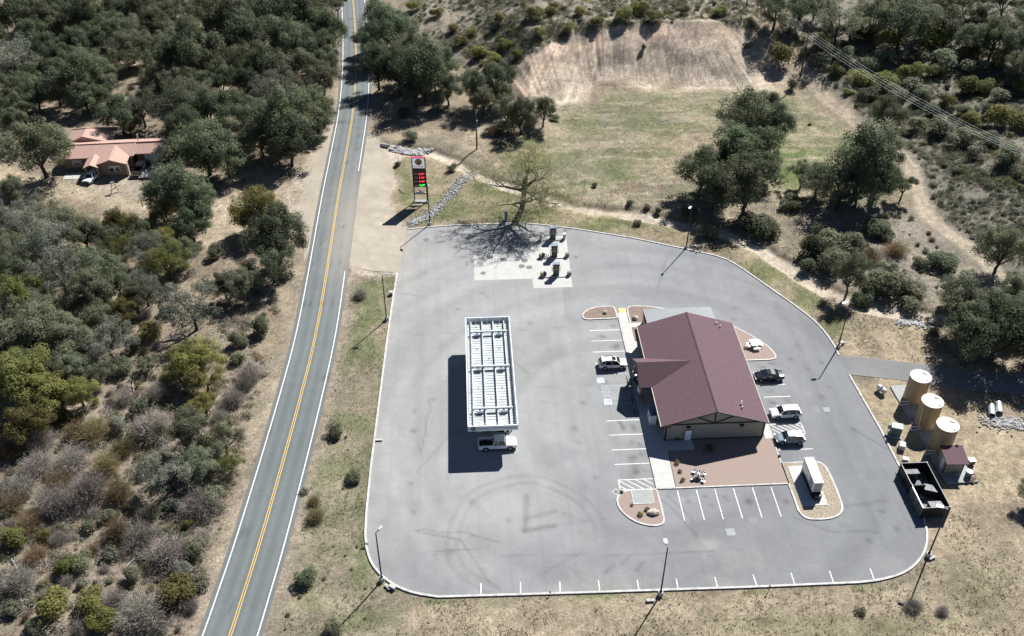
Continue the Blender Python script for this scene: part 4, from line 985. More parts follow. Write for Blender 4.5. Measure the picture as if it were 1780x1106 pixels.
def stop(x, y, label):
    t = thing('wheel_stop', label, 'wheel stop', (x, y, .005), group='wheel stops in front of the store')
    MB().xprism([(-.09, 0), (.09, 0), (.05, .13), (-.05, .13)], -.95, .95, 'Y').build('bar', M['dark'], t)
    for s in (-.6, .6): MB().box((0, s, .132), (.1, .12, .008)).build('marking', M['yellow'], t)
stop(12.15, 16.0 + 1.3, 'dark wheel stop in the sunlit wheelchair bay beside the white suv'); stop(12.2, 12.6, 'dark wheel stop in the porch shadow, farther of two'); stop(12.2, 9.6, 'dark wheel stop in the porch shadow, nearer of two')
# picnic table on the east island
t = thing('picnic_table', 'white square picnic table with four benches on the reddish gravel island', 'picnic table', (*G(1311, 603), .12), .12)
MB().box((0, 0, .78), (1.5, 1.5, .08)).build('tabletop', M['white'], t)
MB().box((0, 0, .37), (.5, .5, .74)).build('pedestal', M['white'], t)
for k in range(4):
    a = k * PI / 2; c, s = math.cos(a), math.sin(a)
    b = MB().box((1.15 * c, 1.15 * s, .46), (.38, 1.2, .07), a).build('bench', M['white'], t); MB().box((1.12 * c, 1.12 * s, .22), (.22, .7, .42), a).build('support', M['white'], b)
# round wire table on the gravel bed
t = thing('round_table', 'round grey wire mesh table with attached seats on the red gravel bed', 'table', (*G(1214, 830), .13))
b = MB(); 
for r_ in (.62, .5, .36, .2): b.lathe([(r_, .74), (r_ - .03, .77), (r_ - .06, .74)], 28)
for k in range(8): a = k * PI / 4; b.bar((0, 0, .75), (.62 * math.cos(a), .62 * math.sin(a), .75), .03, .03)
b.build('tabletop', M['galv'], t); MB().tube((0, 0, 0), (0, 0, .74), .06, n=8).build('pedestal', M['galv'], t)
for k in range(4):
    a = k * PI / 2 + .5; c, s = math.cos(a), math.sin(a); x, y = 1.05 * c, 1.05 * s
    q = MB(); 
    for r_ in (.3, .2, .1): q.lathe([(r_, .44), (r_ - .025, .465), (r_ - .05, .44)], 18, (x, y, 0))
    q.bar((x - .3 * c, y - .3 * s, .45), (x + .3 * c, y + .3 * s, .45), .03, .03)
    q.bar((.1 * c, .1 * s, .1), (x, y, .12), .04, .04); q.tube((x, y, .1), (x, y, .44), .03, n=6)
    q.lathe([(.33, .02), (.30, .04)], 16, (x, y, 0)); q.build('seat', M['galv'], t)
for u, v, r_, lb, zz in ((1297, 606, .42, 'tan boulder beside the picnic table', .1), (1052, 545, .42, 'pale boulder on the brown island left of the walkway', .1), (1104, 555, .55, 'pale round boulder on the brown island right of the walkway', .1), (1136, 893, .55, 'long pale boulder on the rounded planter island', .1)):
    x, y = G(u, v); o = MB().blob((0, 0, 0), (r_ * (1.6 if 'long' in lb else 1), r_, r_ * .8), int(u), 11, 7, .14).build('boulder', M['rock'], smooth=False); o.location = (x, y, zz + r_ * .35); tag(o, lb, 'rock')

# ------------------------------------------------------------------ pump yard: tanks, shed, boxes
tp = MB()
tp.prism([G(1547, 672), G(1576, 670), G(1700, 838), G(1645, 842)], -.05, .16); tp = tag(tp.build('concrete_pad', M['oldconc']), kind='structure')
TC = [G(1601, 654, 5.0), G(1621.5, 697, 5.0), G(1648, 738, 5.0)]
for k, (x, y) in enumerate(TC):
    nm = ('farthest', 'middle', 'nearest')[k]; r_ = 1.62
    t = thing('water_tank', f'tan steel water tank with flat pale roof, {nm} of the row of three', 'water tank', (x, y, .16), 0, 'tan water tanks')
    MB().lathe([(r_, 0), (r_, 4.75), (r_ - .03, 4.8)], 40).build('shell', M['tank'], t, smooth=False)
    tt = MB().lathe([(r_ + .03, 4.78), (r_ + .03, 4.84), (.02, 4.93)], 40).build('roof', M['tanktop'], t)
    b = MB(); b.bar((.55, .75, 4.96), (.72, .38, 4.95), .06, .1); b.bar((.72, .38, 4.95), (1.15, .34, 4.93), .06, .1); b.build('hatch_rail', M['black'], t)
    MB().lathe([(.07, 4.85), (.07, 5.05), (.09, 5.07)], 8, (.55, -1.15, 0)).build('vent', M['black'], t)
    b = MB(); b.tube((-1.1, -1.1, .45), (-2.55, -1.0, .45), .10, n=8); b.tube((-2.55, -1.0, .45), (-2.75, -1.5, .10), .10, n=8); b.tube((-1.1, -1.25, .14), (-2.7, -1.5, .14), .08, n=8)
    b.tube((-1.45, -1.0, .45), (-1.55, -.65, 4.3), .06, n=6) if k == 1 else None
    b.build('outlet_pipe', M['pipe'], t)
    ga = MB().tube((1.62, -.35, .0), (1.66, -.35, 4.7), .035, n=6); ga.build('gauge_pipe', M['pipe'], t)
def shed():
    x, y = G(1644, 818); cx, cy = 57.2, -4.6
    t = thing('pump_shed', 'small pump shed with single slope maroon roof at the end of the tan tanks', 'shed', (cx, cy, .15), R(-3))
    MB().box((0, 0, 1.2), (2.7, 2.3, 2.4)).build('wall', M['siding'], t)
    MB().add([(-1.6, -1.75, 2.35), (1.75, -1.75, 2.35), (1.75, 1.6, 2.9), (-1.6, 1.6, 2.9), (-1.6, -1.75, 2.47), (1.75, -1.75, 2.47), (1.75, 1.6, 3.02), (-1.6, 1.6, 3.02)], [(0, 3, 2, 1), (4, 5, 6, 7), (0, 1, 5, 4), (1, 2, 6, 5), (2, 3, 7, 6), (3, 0, 4, 7)]).build('roof', M['roof'], t)
    b = MB()
    for a, c in ((-1.36, -1.16), (1.36, -1.16)): b.box((a, c, 1.2), (.1, .1, 2.38))
    b.build('corner_trim', M['brown'], t)
    d = MB().box((-1.38, -.2, 1.05), (.06, .9, 2.0)).build('door', M['white'], t); MB().box((-1.43, .1, 1.0), (.05, .05, .15)).build('handle', M['dark'], d)
    MB().bar((0.4, 1.55, 2.8), (1.0, 1.5, 3.1), .3, .2).build('exhaust', M['black'], t)
shed()
x, y = G(1682, 829)
t = thing('barrel', 'blue green plastic barrel with white lid beside the pump shed', 'barrel', (x, y, .0)); MB().lathe([(.44, 0), (.47, .4), (.44, .7), (.46, 1.1), (.42, 1.15)], 18).build('body', M['blue_barrel'], t); MB().lathe([(.45, 1.14), (.45, 1.2), (.02, 1.22)], 18).build('lid', M['white'], t)
x, y = G(1690, 833)
t = thing('pallet', 'dark broken pallet leaning beside the blue green barrel', 'pallet', (x, y, .02), .5)
b = MB(); m_ = Matrix.Rotation(.5, 3, 'X')
for k in range(5): b.box(m_ @ Vector((-.55 + k * .28, 0, .35)), (.14, 1.3, .04), rot=m_)
b.build('boards', M['cardboard'], t); b = MB()
for k in (-.5, 0, .5): b.box(m_ @ Vector((0, k, .28)), (1.3, .1, .1), rot=m_)
b.build('stringers', M['brown'], t)
x, y = G(1687, 806); t = thing('crate', 'dark crate with white cover behind the barrel by the shed', 'crate', (x, y, .0), .1); MB().box((0, 0, .4), (.9, .7, .8)).build('box', M['dark'], t); MB().box((0, 0, .83), (1.0, .8, .06)).build('cover', M['white'], t)
x, y = G(1663, 829); t = thing('hose_reel', 'grey coil of hose standing in the shade before the pump shed', 'hose reel', (x, y, .0), .3)
b = MB(); [b.tube((.32 * math.cos(a * .4), -.05, .38 + .32 * math.sin(a * .4)), (.32 * math.cos(a * .4 + .4), -.05, .38 + .32 * math.sin(a * .4 + .4)), .06, n=6) for a in range(16)]; b.build('coil', M['galv'], t); MB().box((0, .06, .2), (.3, .06, .4)).build('stand', M['black'], t)
x, y = G(1531, 682); t = thing('propane_tank', 'cream horizontal propane tank lying on dirt at the corner of the access road', 'propane tank', (x, y, float(hgt(x, y)) + .0), R(112))
MB().add([], []); b = MB(); pr = [(-.95, .02), (-.9, .25), (-.78, .4), (-.6, .46), (.6, .46), (.78, .4), (.9, .25), (.95, .02)]
n_ = 20; vs = []; fs = []
for px_, pr_ in pr: vs += [(px_, pr_ * math.cos(2 * PI * i / n_), .72 + pr_ * math.sin(2 * PI * i / n_)) for i in range(n_)]
for j in range(len(pr) - 1): fs += [(j * n_ + i, j * n_ + (i + 1) % n_, (j + 1) * n_ + (i + 1) % n_, (j + 1) * n_ + i) for i in range(n_)]
fs += [tuple(range(n_)), tuple(range(7 * n_, 8 * n_))]
MB().add(vs, fs).build('vessel', M['propane'], t); MB().lathe([(.16, 1.14), (.16, 1.30), (.02, 1.34)], 14).build('dome', M['bluegrey'], t)
b = MB(); b.box((-.5, 0, .16), (.12, .6, .36)); b.box((.5, 0, .16), (.12, .6, .36)); b.build('saddle', M['pad'], t)
x, y = G(1555, 756); t = thing('transformer_cabinet', 'tall green electrical cabinet standing on the dirt by the kerb', 'electrical cabinet', (x, y, 0), R(-20))
MB().box((0, 0, .1), (1.9, 1.6, .2)).build('plinth', M['oldconc'], t); MB().box((0, .1, 1.0), (1.6, 1.1, 1.7)).build('housing', M['green_box'], t); MB().box((0, .05, 1.89), (1.7, 1.3, .09)).build('lid', M['green_box'], t)
MB().box((-.2, -.47, .95), (.04, .03, 1.4)).build('door_seam', M['dark'], t); MB().box((-1.0, .35, 1.2), (.4, .3, .9)).build('meter_box', M['pad'], t)
x, y = G(1567, 779); t = thing('junction_box', 'low grey green utility box on the dirt below the green cabinet', 'electrical cabinet', (x, y, 0), R(-20))
MB().box((0, 0, .4), (.85, 1.1, .8)).build('housing', M['galv'], t); MB().box((0, 0, .83), (.92, 1.15, .08)).build('lid', M['green_box'], t)
x, y = G(1573, 802); t = thing('junction_box', 'small pale box by the kerb at the enclosure corner', 'electrical cabinet', (x, y, 0), R(-20)); MB().box((0, 0, .3), (.8, .55, .6)).build('housing', M['pad'], t); MB().box((0, 0, .62), (.86, .6, .05)).build('lid', M['white'], t)

# dumpster enclosure
def enclosure():
    t = thing('dumpster_enclosure', 'black slat walled dumpster enclosure with two bays and grey gates', 'enclosure', (0, 0, 0))
    x0, x1, y0, ym, y1 = 49.3, 53.1, -13.75, -9.4, -5.2; h = 2.05
    MB().box(((x0 + x1) / 2 - .1, (y0 + y1) / 2, .05), (x1 - x0 + .6, y1 - y0, .14)).build('slab', M['iron'], t)
    for a, b_ in (((x0, y1), (x1, y1)), ((x1, y1 - .08), (x1, y0 + .08)), ((x0, y0), (x1, y0))):
        w_ = MB().bar((*a, h / 2 + .06), (*b_, h / 2 + .06), .08, h - .1); w_ = w_.build('slat_wall', M['slat'], t)
        MB().bar((*a, h + .05), (*b_, h + .05), .10, .06).build('cap_rail', M['oldconc'], w_)
    w_ = MB().box((x0 + 1.0, ym, h / 2), (2.0, .1, h - .1)).build('partition', M['slat'], t)
    for (ya, yb, m, op) in ((y0 + .12, ym - .12, 'gate', 0.0), (ym + .12, y1 - .12, 'slat', 0.0)):
        mid = (ya + yb) / 2
        for a, b_ in ((ya, mid - .03), (mid + .03, yb)):
            g = MB().box((x0 - .02, (a + b_) / 2, h / 2 + .05), (.06, b_ - a, h - .25)).build('gate', M[m], t)
            f = MB()
            for z in (.2, h - .06): f.box((x0 - .02, (a + b_) / 2, z), (.1, b_ - a, .08))
            for yy in (a + .05, b_ - .05): f.box((x0 - .02, yy, h / 2), (.11, .08, h - .35))
            f.build('gate_frame', M['galv'] if m == 'gate' else M['black'], g)
    for x, y in ((x0, y0), (x0, ym), (x0, y1), (x1, y0), (x1, y1)):
        MB().box((x, y, h / 2 + .05), (.18, .18, h + .1)).build('post', M['black'], t)
    MB().box((x0 + 1.0, ym - .6, .13), (1.9, .9, .02)).build('sunlit_floor_patch', M['block'], t)  # sunlit stretch of the floor, put in as a paler tan sheet
enclosure()
def dumpster(x, y, rz, label):
    t = thing('dumpster', label, 'dumpster', (x, y, .12), rz, 'dumpsters inside the enclosure')
    MB().xprism([(-.62, .12), (.55, .12), (.68, 1.15), (-.68, 1.35)], -.92, .92, 'X').build('body', M['dumpster'], t)
    for s in (-1, 1):
        l = MB().add([(s * .02, -.72, 1.40), (s * .97, -.72, 1.40), (s * .97, .74, 1.18), (s * .02, .74, 1.18), (s * .02, -.72, 1.46), (s * .97, -.72, 1.46), (s * .97, .74, 1.24), (s * .02, .74, 1.24)], [(0, 3, 2, 1), (4, 5, 6, 7), (0, 1, 5, 4), (1, 2, 6, 5), (2, 3, 7, 6), (3, 0, 4, 7)]).build('lid', M['lid'], t)
        MB().box((s * .96, 0, .75), (.12, .9, .14)).build('fork_pocket', M['dumpster'], t)
    b = MB(); [b.tube((sx * .75, sy * .45, 0), (sx * .75, sy * .45, .12), .07, n=8) for sx in (-1, 1) for sy in (-1, 1)]; b.build('caster_set', M['rubber'], t)
dumpster(50.6, -6.15, 0, 'dumpster with grey two panel lid in the far bay of the enclosure')
dumpster(52.2, -9.6, R(-20), 'dark dumpster standing skewed between the two bays of the enclosure')
dumpster(51.7, -12.7, 0, 'dumpster with grey lid in the near bay by the end wall of the enclosure')

# culvert pipes
for k, (u, v) in enumerate(((1722, 716), (1735, 712))):
    x, y, z = G2(u, v); t = thing('culvert_pipe', f'large pale drain pipe end above the riprap, {("left", "right")[k]} of the two', 'pipe', (x, y, z + .35), R(70), 'drain pipes')
    n_ = 20; vs = []; fs = []
    for xx, r_ in ((-1.3, .55), (1.1, .55), (1.1, .47), (-1.3, .47)): vs += [(xx, r_ * math.cos(2 * PI * i / n_), r_ * math.sin(2 * PI * i / n_)) for i in range(n_)]
    for j in range(4): fs += [(j * n_ + i, j * n_ + (i + 1) % n_, (j + 1) % 4 * n_ + (i + 1) % n_, (j + 1) % 4 * n_ + i) for i in range(n_)]
    MB().add(vs, fs).build('pipe', M['galv'], t); MB().box((1.0, 0, -.3), (.12, 1.1, .3)).build('cradle', M['oldconc'], t)
x, y, z = G2(670, 255); t = thing('culvert_pipe', 'pale drain pipe end in the dirt bank right of the road above the price sign', 'pipe', (x, y, z + .25), R(-20))
vs = []; fs = []
for xx, r_ in ((-1.2, .45), (.9, .45), (.9, .38), (-1.2, .38)): vs += [(xx, r_ * math.cos(2 * PI * i / 18), r_ * math.sin(2 * PI * i / 18)) for i in range(18)]
for j in range(4): fs += [(j * 18 + i, j * 18 + (i + 1) % 18, (j + 1) % 4 * 18 + (i + 1) % 18, (j + 1) % 4 * 18 + i) for i in range(18)]
MB().add(vs, fs).build('pipe', M['galv'], t); MB().lathe([(.5, -.1), (.5, .0), (.4, .02)], 14, (.9, 0, -.4)).build('cradle', M['oldconc'], t)
def riprap(label, path, wd, n, smin=.07, smax=.19):
    n = int(n * 2.4)
    b = MB(); rd = random.Random(n)
    P = [G2(*q) for q in path]
    for i in range(n):
        k = rd.random() * (len(P) - 1); j = int(k); f = k - j; a, c = P[j], P[j + 1]
        x = a[0] + (c[0] - a[0]) * f + rd.gauss(0, wd); y = a[1] + (c[1] - a[1]) * f + rd.gauss(0, wd * .8)
        r_ = rd.uniform(smin, smax); b.blob((x, y, float(hgt(x, y)) + r_ * .15), (r_ * rd.uniform(.8, 1.3), r_, r_ * .7), i, 6, 4, .22)
    o = b.build('riprap_rocks', M['riprap']); tag(o, label, 'rocks', kind='stuff')
riprap('channel of loose white grey rocks running from the dead oak to the lamp post', ((822, 300), (800, 318), (782, 340), (762, 362), (740, 378), (715, 388)), .75, 480)
riprap('patch of white grey rocks on dirt right of the access road lamp post', ((1562, 562), (1585, 560), (1606, 566)), .75, 110, .08, .24)
riprap('spread of white grey rocks below the paired drain pipes', ((1720, 735), (1745, 732), (1765, 738), (1790, 745)), 1.1, 150, .08, .26)
riprap('tumbled tan boulders in the eroded bank above the price sign', ((690, 262), (715, 268), (740, 264)), .9, 40, .25, .75)

# ------------------------------------------------------------------ price sign
def price_sign():
    x, y, z = G2(740, 350); ax, ay, _ = G2(724, 352); x, y = (x + ax) / 2, (y + ay) / 2
    t = thing('price_sign', 'tall black two post fuel price sign with white logo panel and red figures', 'price sign', (x, y, float(hgt(x, y))), R(-4))
    H_ = 10.4; hw = 1.32
    for s in (-1, 1): MB().box((s * hw, 0, H_ / 2 - .1), (.2, .22, H_)).build('post', M['black'], t)
    MB().box((0, 0, H_ + .12), (2.9, .6, .14)).build('cap', M['seatred'], t)
    M['logowhite'] = emit('glow_lifted_logo_panel', (.85, .86, .9), .16); M['logowhite'].node_tree.nodes['Principled BSDF'].inputs['Base Color'].default_value = (.75, .76, .78, 1)  # faint glow added to brighten the white panel on its shaded side
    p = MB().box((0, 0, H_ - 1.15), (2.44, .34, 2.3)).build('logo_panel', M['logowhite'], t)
    MB().tube((0, -.17, H_ - .88), (0, -.20, H_ - .88), .72, n=28).build('logo_ring', M['brown'], p)
    MB().tube((0, -.20, H_ - .88), (0, -.22, H_ - .88), .58, n=28).build('logo_disc', M['emblemgold'], p)
    b = MB(); b.xprism([(-.30, H_ - 1.22), (-.1, H_ - .70), (.02, H_ - .95), (.16, H_ - .62), (.32, H_ - 1.22)], -.235, -.22, 'Y'); b.build('logo_mountain', M['brown'], p)
    MB().xprism([(-.18, H_ - 1.45), (.18, H_ - 1.45), (0, H_ - 1.72)], -.2, -.17, 'Y').build('logo_point', M['brown'], p)
    o = link('lettering', text_mesh('PIT STOP', .48), M['black'], p); o.location = (0, -.18, H_ - 2.0); o.rotation_euler = (PI / 2, 0, 0)
    MB().box((0, 0, H_ - 2.78), (2.40, .3, .94)).build('blank_panel', M['black'], t)
    red = emit('red_led', (1, .03, .05), 1.6); grn = emit('green_led', (.05, 1, .08), 1.6); M['panelred'] = mat('dark_red_panel', (.06, .014, .02), .5)
    for k, (lb, pr) in enumerate((('REGULAR', '5.29'), ('PLUS', '5.39'), ('SUPER', '5.49'), ('DIESEL', '5.59'))):
        zc = H_ - 3.68 - k * .88
        q = MB().box((0, 0, zc), (2.42, .3, .84)).build('price_row', M['panelred'], t)
        MB().box((.50, -.155, zc), (1.28, .02, .66)).build('display', M['black'], q)
        o = link('lettering', text_mesh(lb, .27 if k else .24), M['white'], q); o.location = (-.64, -.165, zc); o.rotation_euler = (PI / 2, 0, 0)
        o = link('figures', text_mesh(pr, .60), grn if k == 3 else red, q); o.location = (.42, -.175, zc); o.rotation_euler = (PI / 2, 0, 0)
        o = link('figures', text_mesh('9', .30), grn if k == 3 else red, q); o.location = (1.02, -.175, zc + .14); o.rotation_euler = (PI / 2, 0, 0)
    sk = [(a * 1.45, b_) for a, b_ in [(-.84, 1.9), (-.84, 2.25), (-.6, 2.3), (-.45, 2.55), (-.3, 2.42), (-.12, 2.85), (0, 3.0), (.14, 2.78), (.3, 2.45), (.45, 2.6), (.6, 2.32), (.84, 2.22), (.84, 1.9)]]
    MB().xprism(sk, -.05, .05, 'Y').build('skyline_panel', M['galv'], t); MB().box((0, 0, 1.86), (2.44, .1, .1)).build('lower_rail', M['black'], t)
    MB().box((0, 0, .1), (3.2, .9, .3)).build('footing', M['oldconc'], t)
price_sign()
x, y = G(880, 386); t = thing('electric_meter_cabinet', 'tall narrow blue grey steel cabinet at the kerb left of the bare oak trunk', 'electrical cabinet', (x, y + .5, 0), 0)
MB().box((0, 0, 1.15), (.62, .5, 2.2)).build('housing', M['bluegrey'], t); MB().box((0, -.26, 1.25), (.5, .03, 1.7)).build('door', M['bluegrey'], t); MB().box((0, 0, .05), (1.0, .8, .12)).build('plinth', M['oldconc'], t); MB().tube((0, -.28, 1.55), (0, -.3, 1.55), .12, n=12).build('meter', M['dark'], t)
for k, (u, v, h) in enumerate(((693, 288, 1.6), (868, 384, 1.2), (872, 386, 1.1))):
    x, y, z = G2(u, v); t = thing('fence_post', ('thin dark post at the edge of the dirt pullout left of the price sign', 'left thin brown post beside the blue grey cabinet', 'right thin brown post beside the blue grey cabinet')[k], 'post', (x, y, z))
    MB().tube((0, 0, -.1), (.05, 0, h), .05, .045, 7).build('post', M['polewood'], t); MB().box((.05, -.05, h * .8), (.16, .03, .22)).build('tag', M['wood'], t)
def deadlog(u, v, L, rz, label, r_=.09):
    x, y, z = G2(u, v); o = MB()
    p = [(-L / 2, 0, .1), (-L * .1, .1, .16), (L * .25, -.05, .2), (L / 2, .1, .12)]
    for a, b_ in zip(p, p[1:]): o.tube(a, b_, r_, r_ * .8, 6)
    o.tube((0, .1, .16), (L * .15, .5, .5), r_ * .6, r_ * .2, 5); o.tube((L * .2, 0, .2), (L * .45, -.4, .35), r_ * .5, r_ * .2, 5)
    o = o.build('dead_branch', M['deadwood']); o.location = (x, y, z); o.rotation_euler = (0, 0, rz); tag(o, label, 'dead branch')
deadlog(699, 333, 2.2, 2.3, 'white fallen branch lying in grass left of the price sign')
deadlog(232, 672, 3.5, 1.9, 'bleached dead branch in the brush under the olive bushes left of the road'); deadlog(233, 975, 2.6, .9, 'bleached dead branch beside the dark bush hollow near the bottom left')
deadlog(240, 478, 4.0, 2.6, 'bent white dead limb in the oaks below the tiled house'); deadlog(262, 650, 3.0, 1.4, 'forked bleached limb beside the olive bushes left of the road')
deadlog(30, 990, 4.5, 2.2, 'grey dead branch pile at the lower left edge'); deadlog(395, 720, 3.0, 2.7, 'pale dead limb in brush by the road edge'); deadlog(300, 590, 3.0, .5, 'pale dead limb under the silver grey tree left of the road')

# ------------------------------------------------------------------ power poles and wires
def pole(px, h, label, arms, lean=(0, 0), rz=0.0):
    x, y, z = G2(*px); t = thing('power_pole', label, 'power pole', (x, y, z), rz)
    MB().tube((0, 0, -.4), (lean[0], lean[1], h), .19, .12, 9).build('pole', M['polewood'], t)
    tops = []
    for za, wd in arms:
        f = za / h; a = MB().box((lean[0] * f, lean[1] * f - .14, za), (wd, .11, .13)).build('crossarm', M['polewood'], t)
        for q in (-.46, -.16, .16, .46):
            MB().lathe([(.035, 0), (.06, .05), (.045, .12), (.05, .16), (.01, .18)], 8, (lean[0] * f + q * wd, lean[1] * f - .14, za + .06)).build('insulator', M['rock'], a)
            c, s = math.cos(rz), math.sin(rz); lx, ly = lean[0] * f + q * wd, lean[1] * f - .14
            tops.append((x + lx * c - ly * s, y + lx * s + ly * c, z + za + .24))
    return t, tops
tA, topA = pole((829, 259), 9.8, 'wooden power pole in the oak shade behind the bare tree', [(9.2, 1.9)], rz=1.3)
MB().lathe([(.2, 0), (.2, .7), (.12, .75)], 12, (.3, 0, 6.3)).build('transformer', M['galv'], tA)
MB().box((.28, 0, 6.6), (.2, .1, .1)).build('bracket', M['dark'], tA)
tB, topB = pole((1391, 134), 11.8, 'dark leaning power pole beside the dirt track at the right end of the cut bank', [(11.2, 3.4), (9.9, 2.6)], rz=.6)
tC, topC = pole((1297, 12), 9.0, 'brown wooden power pole at the top edge behind the cut bank', [(8.5, 1.8)], rz=.3)
def wire(a, b, sag, label=None, group='power lines', r_=.028):
    o = MB(); n = 14; p = []
    for i in range(n + 1):
        f = i / n; p.append(tuple(a[k] + (b[k] - a[k]) * f for k in range(2)) + (a[2] + (b[2] - a[2]) * f - 4 * sag * f * (1 - f),))
    for q, s in zip(p, p[1:]): o.tube(q, s, r_, n=6, cap=False)
    o = o.build('power_line', M['wire']); tag(o, label, 'power line', group)
xe, ye, ze_ = G2(1850, 405)
for k in (0, 1, 2, 3):
    q = topB[k]; wire(q, (xe + (k % 4 - 1.5) * 1.5, ye - (k % 4 - 1.5) * .8, ze_ + 12.2 - (k // 4) * 1.4), 2.4, 'thin pale power line running from the leaning pole down the right hillside', r_=.019)

# ------------------------------------------------------------------ vehicles
def wheel(t, x, y, r_=.35, wd=.22):
    w_ = MB().tube((x, y - wd / 2, r_), (x, y + wd / 2, r_), r_, n=18).build('wheel', M['rubber'], t)
    s = 1 if y > 0 else -1
    MB().tube((x, y + s * (wd / 2 - .01), r_), (x, y + s * (wd / 2 + .015), r_), r_ * .62, r_ * .56, n=14).build('rim', M['galv'], w_)
def vehicle(name, label, loc, rz, paint, kind):
    t = thing(name, label, {'pickup_truck': 'pickup truck', 'sedan': 'car', 'suv': 'suv', 'hatchback': 'car'}[name], loc, rz)
    pm = M[paint]
    if kind == 'pickup':  L, W, r_ = 5.85, 1.98, .40; prof = [(-2.92, .55, 1.02), (-2.86, .42, 1.12), (-.62, .36, 1.14), (.95, .36, 1.14), (1.25, .36, 1.16), (2.35, .40, 1.06), (2.78, .42, .98), (2.92, .5, .80)]; gh = [(-.62, -.45, .98, 1.28), 1.14, 1.88]; axle = (-1.82, 1.88)
    elif kind == 'suv':   L, W, r_ = 4.75, 1.90, .37; prof = [(-2.38, .5, .92), (-2.30, .35, 1.05), (-1.2, .30, 1.08), (.9, .30, 1.06), (1.15, .30, 1.05), (1.95, .34, .94), (2.25, .36, .84), (2.38, .44, .66)]; gh = [(-2.22, -1.85, .55, 1.25), 1.06, 1.70]; axle = (-1.42, 1.42)
    elif kind == 'sedan': L, W, r_ = 4.85, 1.86, .34; prof = [(-2.42, .48, .80), (-2.32, .30, .98), (-1.6, .26, 1.0), (-.9, .26, .96), (.9, .26, .94), (1.15, .26, .92), (1.95, .30, .80), (2.3, .32, .70), (2.42, .4, .56)]; gh = [(-1.75, -.85, .35, 1.25), .94, 1.43]; axle = (-1.42, 1.45)
    else:                 L, W, r_ = 4.40, 1.84, .35; prof = [(-2.2, .5, .90), (-2.12, .32, 1.02), (-1.1, .28, 1.02), (.8, .28, .99), (1.1, .28, .98), (1.8, .32, .88), (2.08, .34, .76), (2.2, .42, .6)]; gh = [(-2.05, -1.60, .40, 1.15), 1.0, 1.60]; axle = (-1.35, 1.32)
    hw = W / 2; secs = []
    for i, (x, zb, zt) in enumerate(prof):
        k = .86 if i in (0, len(prof) - 1) else (.95 if i in (1, len(prof) - 2) else 1.0)
        a = hw * k
        half = [(a * .90, zb), (a, zb + .12), (a, (zb + zt) / 2 + .1), (a * .97, zt - .10), (a * .84, zt), (a * .4, zt + .025)]
        secs.append([(x, y, z) for y, z in half] + [(x, -y, z) for y, z in half[::-1]])
    if kind == 'pickup':                                             # bed left open: cab and nose as one shell, bed walls apart
        front = secs[2:]
        body = MB().loft(front); b = body
        for s in (-1, 1): b.box((-1.77, s * (hw - .09), .76), (2.30, .16, .74))
        b.box((-2.86, 0, .76), (.12, W - .34, .74)); b.box((-1.78, 0, .48), (2.2, W - .36, .16))
        body = body.build('body', pm, t)
        MB().box((-1.74, 0, .585), (2.05, W - .40, .03)).build('bed_liner', M['rubber'], t)
        MB().box((-2.98, 0, .46), (.14, W * .92, .2)).build('bumper', M['chrome'], t)
    else:
        body = MB().loft(secs).build('body', pm, t, smooth=False)
    (xa, xb, xc, xd), zb, zt = gh
    wb, wt = hw * .93, hw * .74
    vs = [(xa, wb, zb - .02), (xd, wb, zb - .02), (xd, -wb, zb - .02), (xa, -wb, zb - .02), (xb, wt, zt - .03), (xc, wt, zt - .03), (xc, -wt, zt - .03), (xb, -wt, zt - .03)]
    MB().add(vs, [(0, 3, 2, 1), (4, 5, 6, 7), (0, 1, 5, 4), (1, 2, 6, 5), (2, 3, 7, 6), (3, 0, 4, 7)]).build('glasshouse', M['glass'], t)
    r = MB(); e = .06
    r.loft([[(xb - e, wt * .96, zt - .04), (xb - e, wt * .9, zt + .0), (xb - e, -wt * .9, zt + .0), (xb - e, -wt * .96, zt - .04)], [((xb + xc) / 2, wt * 1.03, zt - .05), ((xb + xc) / 2, wt * .92, zt + .045), ((xb + xc) / 2, -wt * .92, zt + .045), ((xb + xc) / 2, -wt * 1.03, zt - .05)], [(xc + e, wt * .98, zt - .05), (xc + e, wt * .9, zt + .0), (xc + e, -wt * .9, zt + .0), (xc + e, -wt * .98, zt - .05)]])
    rf = r.build('roof', pm, t)
    p = MB()
    for s in (-1, 1):
        p.bar((xd + .01, s * wb * .995, zb - .02), (xc + .01, s * wt * 1.01, zt - .02), .09, .06); p.bar((xa - .01, s * wb * .995, zb - .02), (xb - .01, s * wt * 1.01, zt - .02), .13, .06)
        mids = [(.32)] if kind in ('pickup',) else [.62, .22] if kind in ('suv', 'hatch') else [.45]
        for f in mids:
            x1 = xa + (xd - xa) * f; x2 = xb + (xc - xb) * f; p.bar((x1, s * (wb + .006), zb), (x2, s * (wt + .012), zt - .03), .09, .05)
    if kind == 'pickup': p.box((xa - .02, 0, zb + .05), (.05, wb * 1.8, .2))
    p.build('pillars', pm, t)
    for s in (-1, 1):
        MB().box((xd - .12, s * (hw + .09), zb + .10), (.14, .22, .15)).build('mirror', pm if kind != 'sedan' else M['car_black'], t)
        xf = prof[-2][0]; zf = prof[-2][2]
        MB().box((xf + .0, s * hw * .74, zf - .07), (.26, .36, .13)).build('headlight', M['clear_lamp'], t)
        xr = prof[0][0]; MB().box((xr + .06, s * hw * .78, prof[0][2] - .06 if kind != 'pickup' else .82), (.14, .18, .30)).build('taillight', M['red_lamp'], t)
        for x in axle:
            MB().tube((x, s * (hw - .14), r_ + .03), (x, s * (hw + .006), r_ + .03), r_ + .085, n=20).build('wheel_arch', M['rubber'], t)
            wheel(t, x, s * (hw - .09), r_)
        hx = [(xa + xd) / 2 + q for q in ((.15, -.75) if kind != 'pickup' else (.55, -.35))]
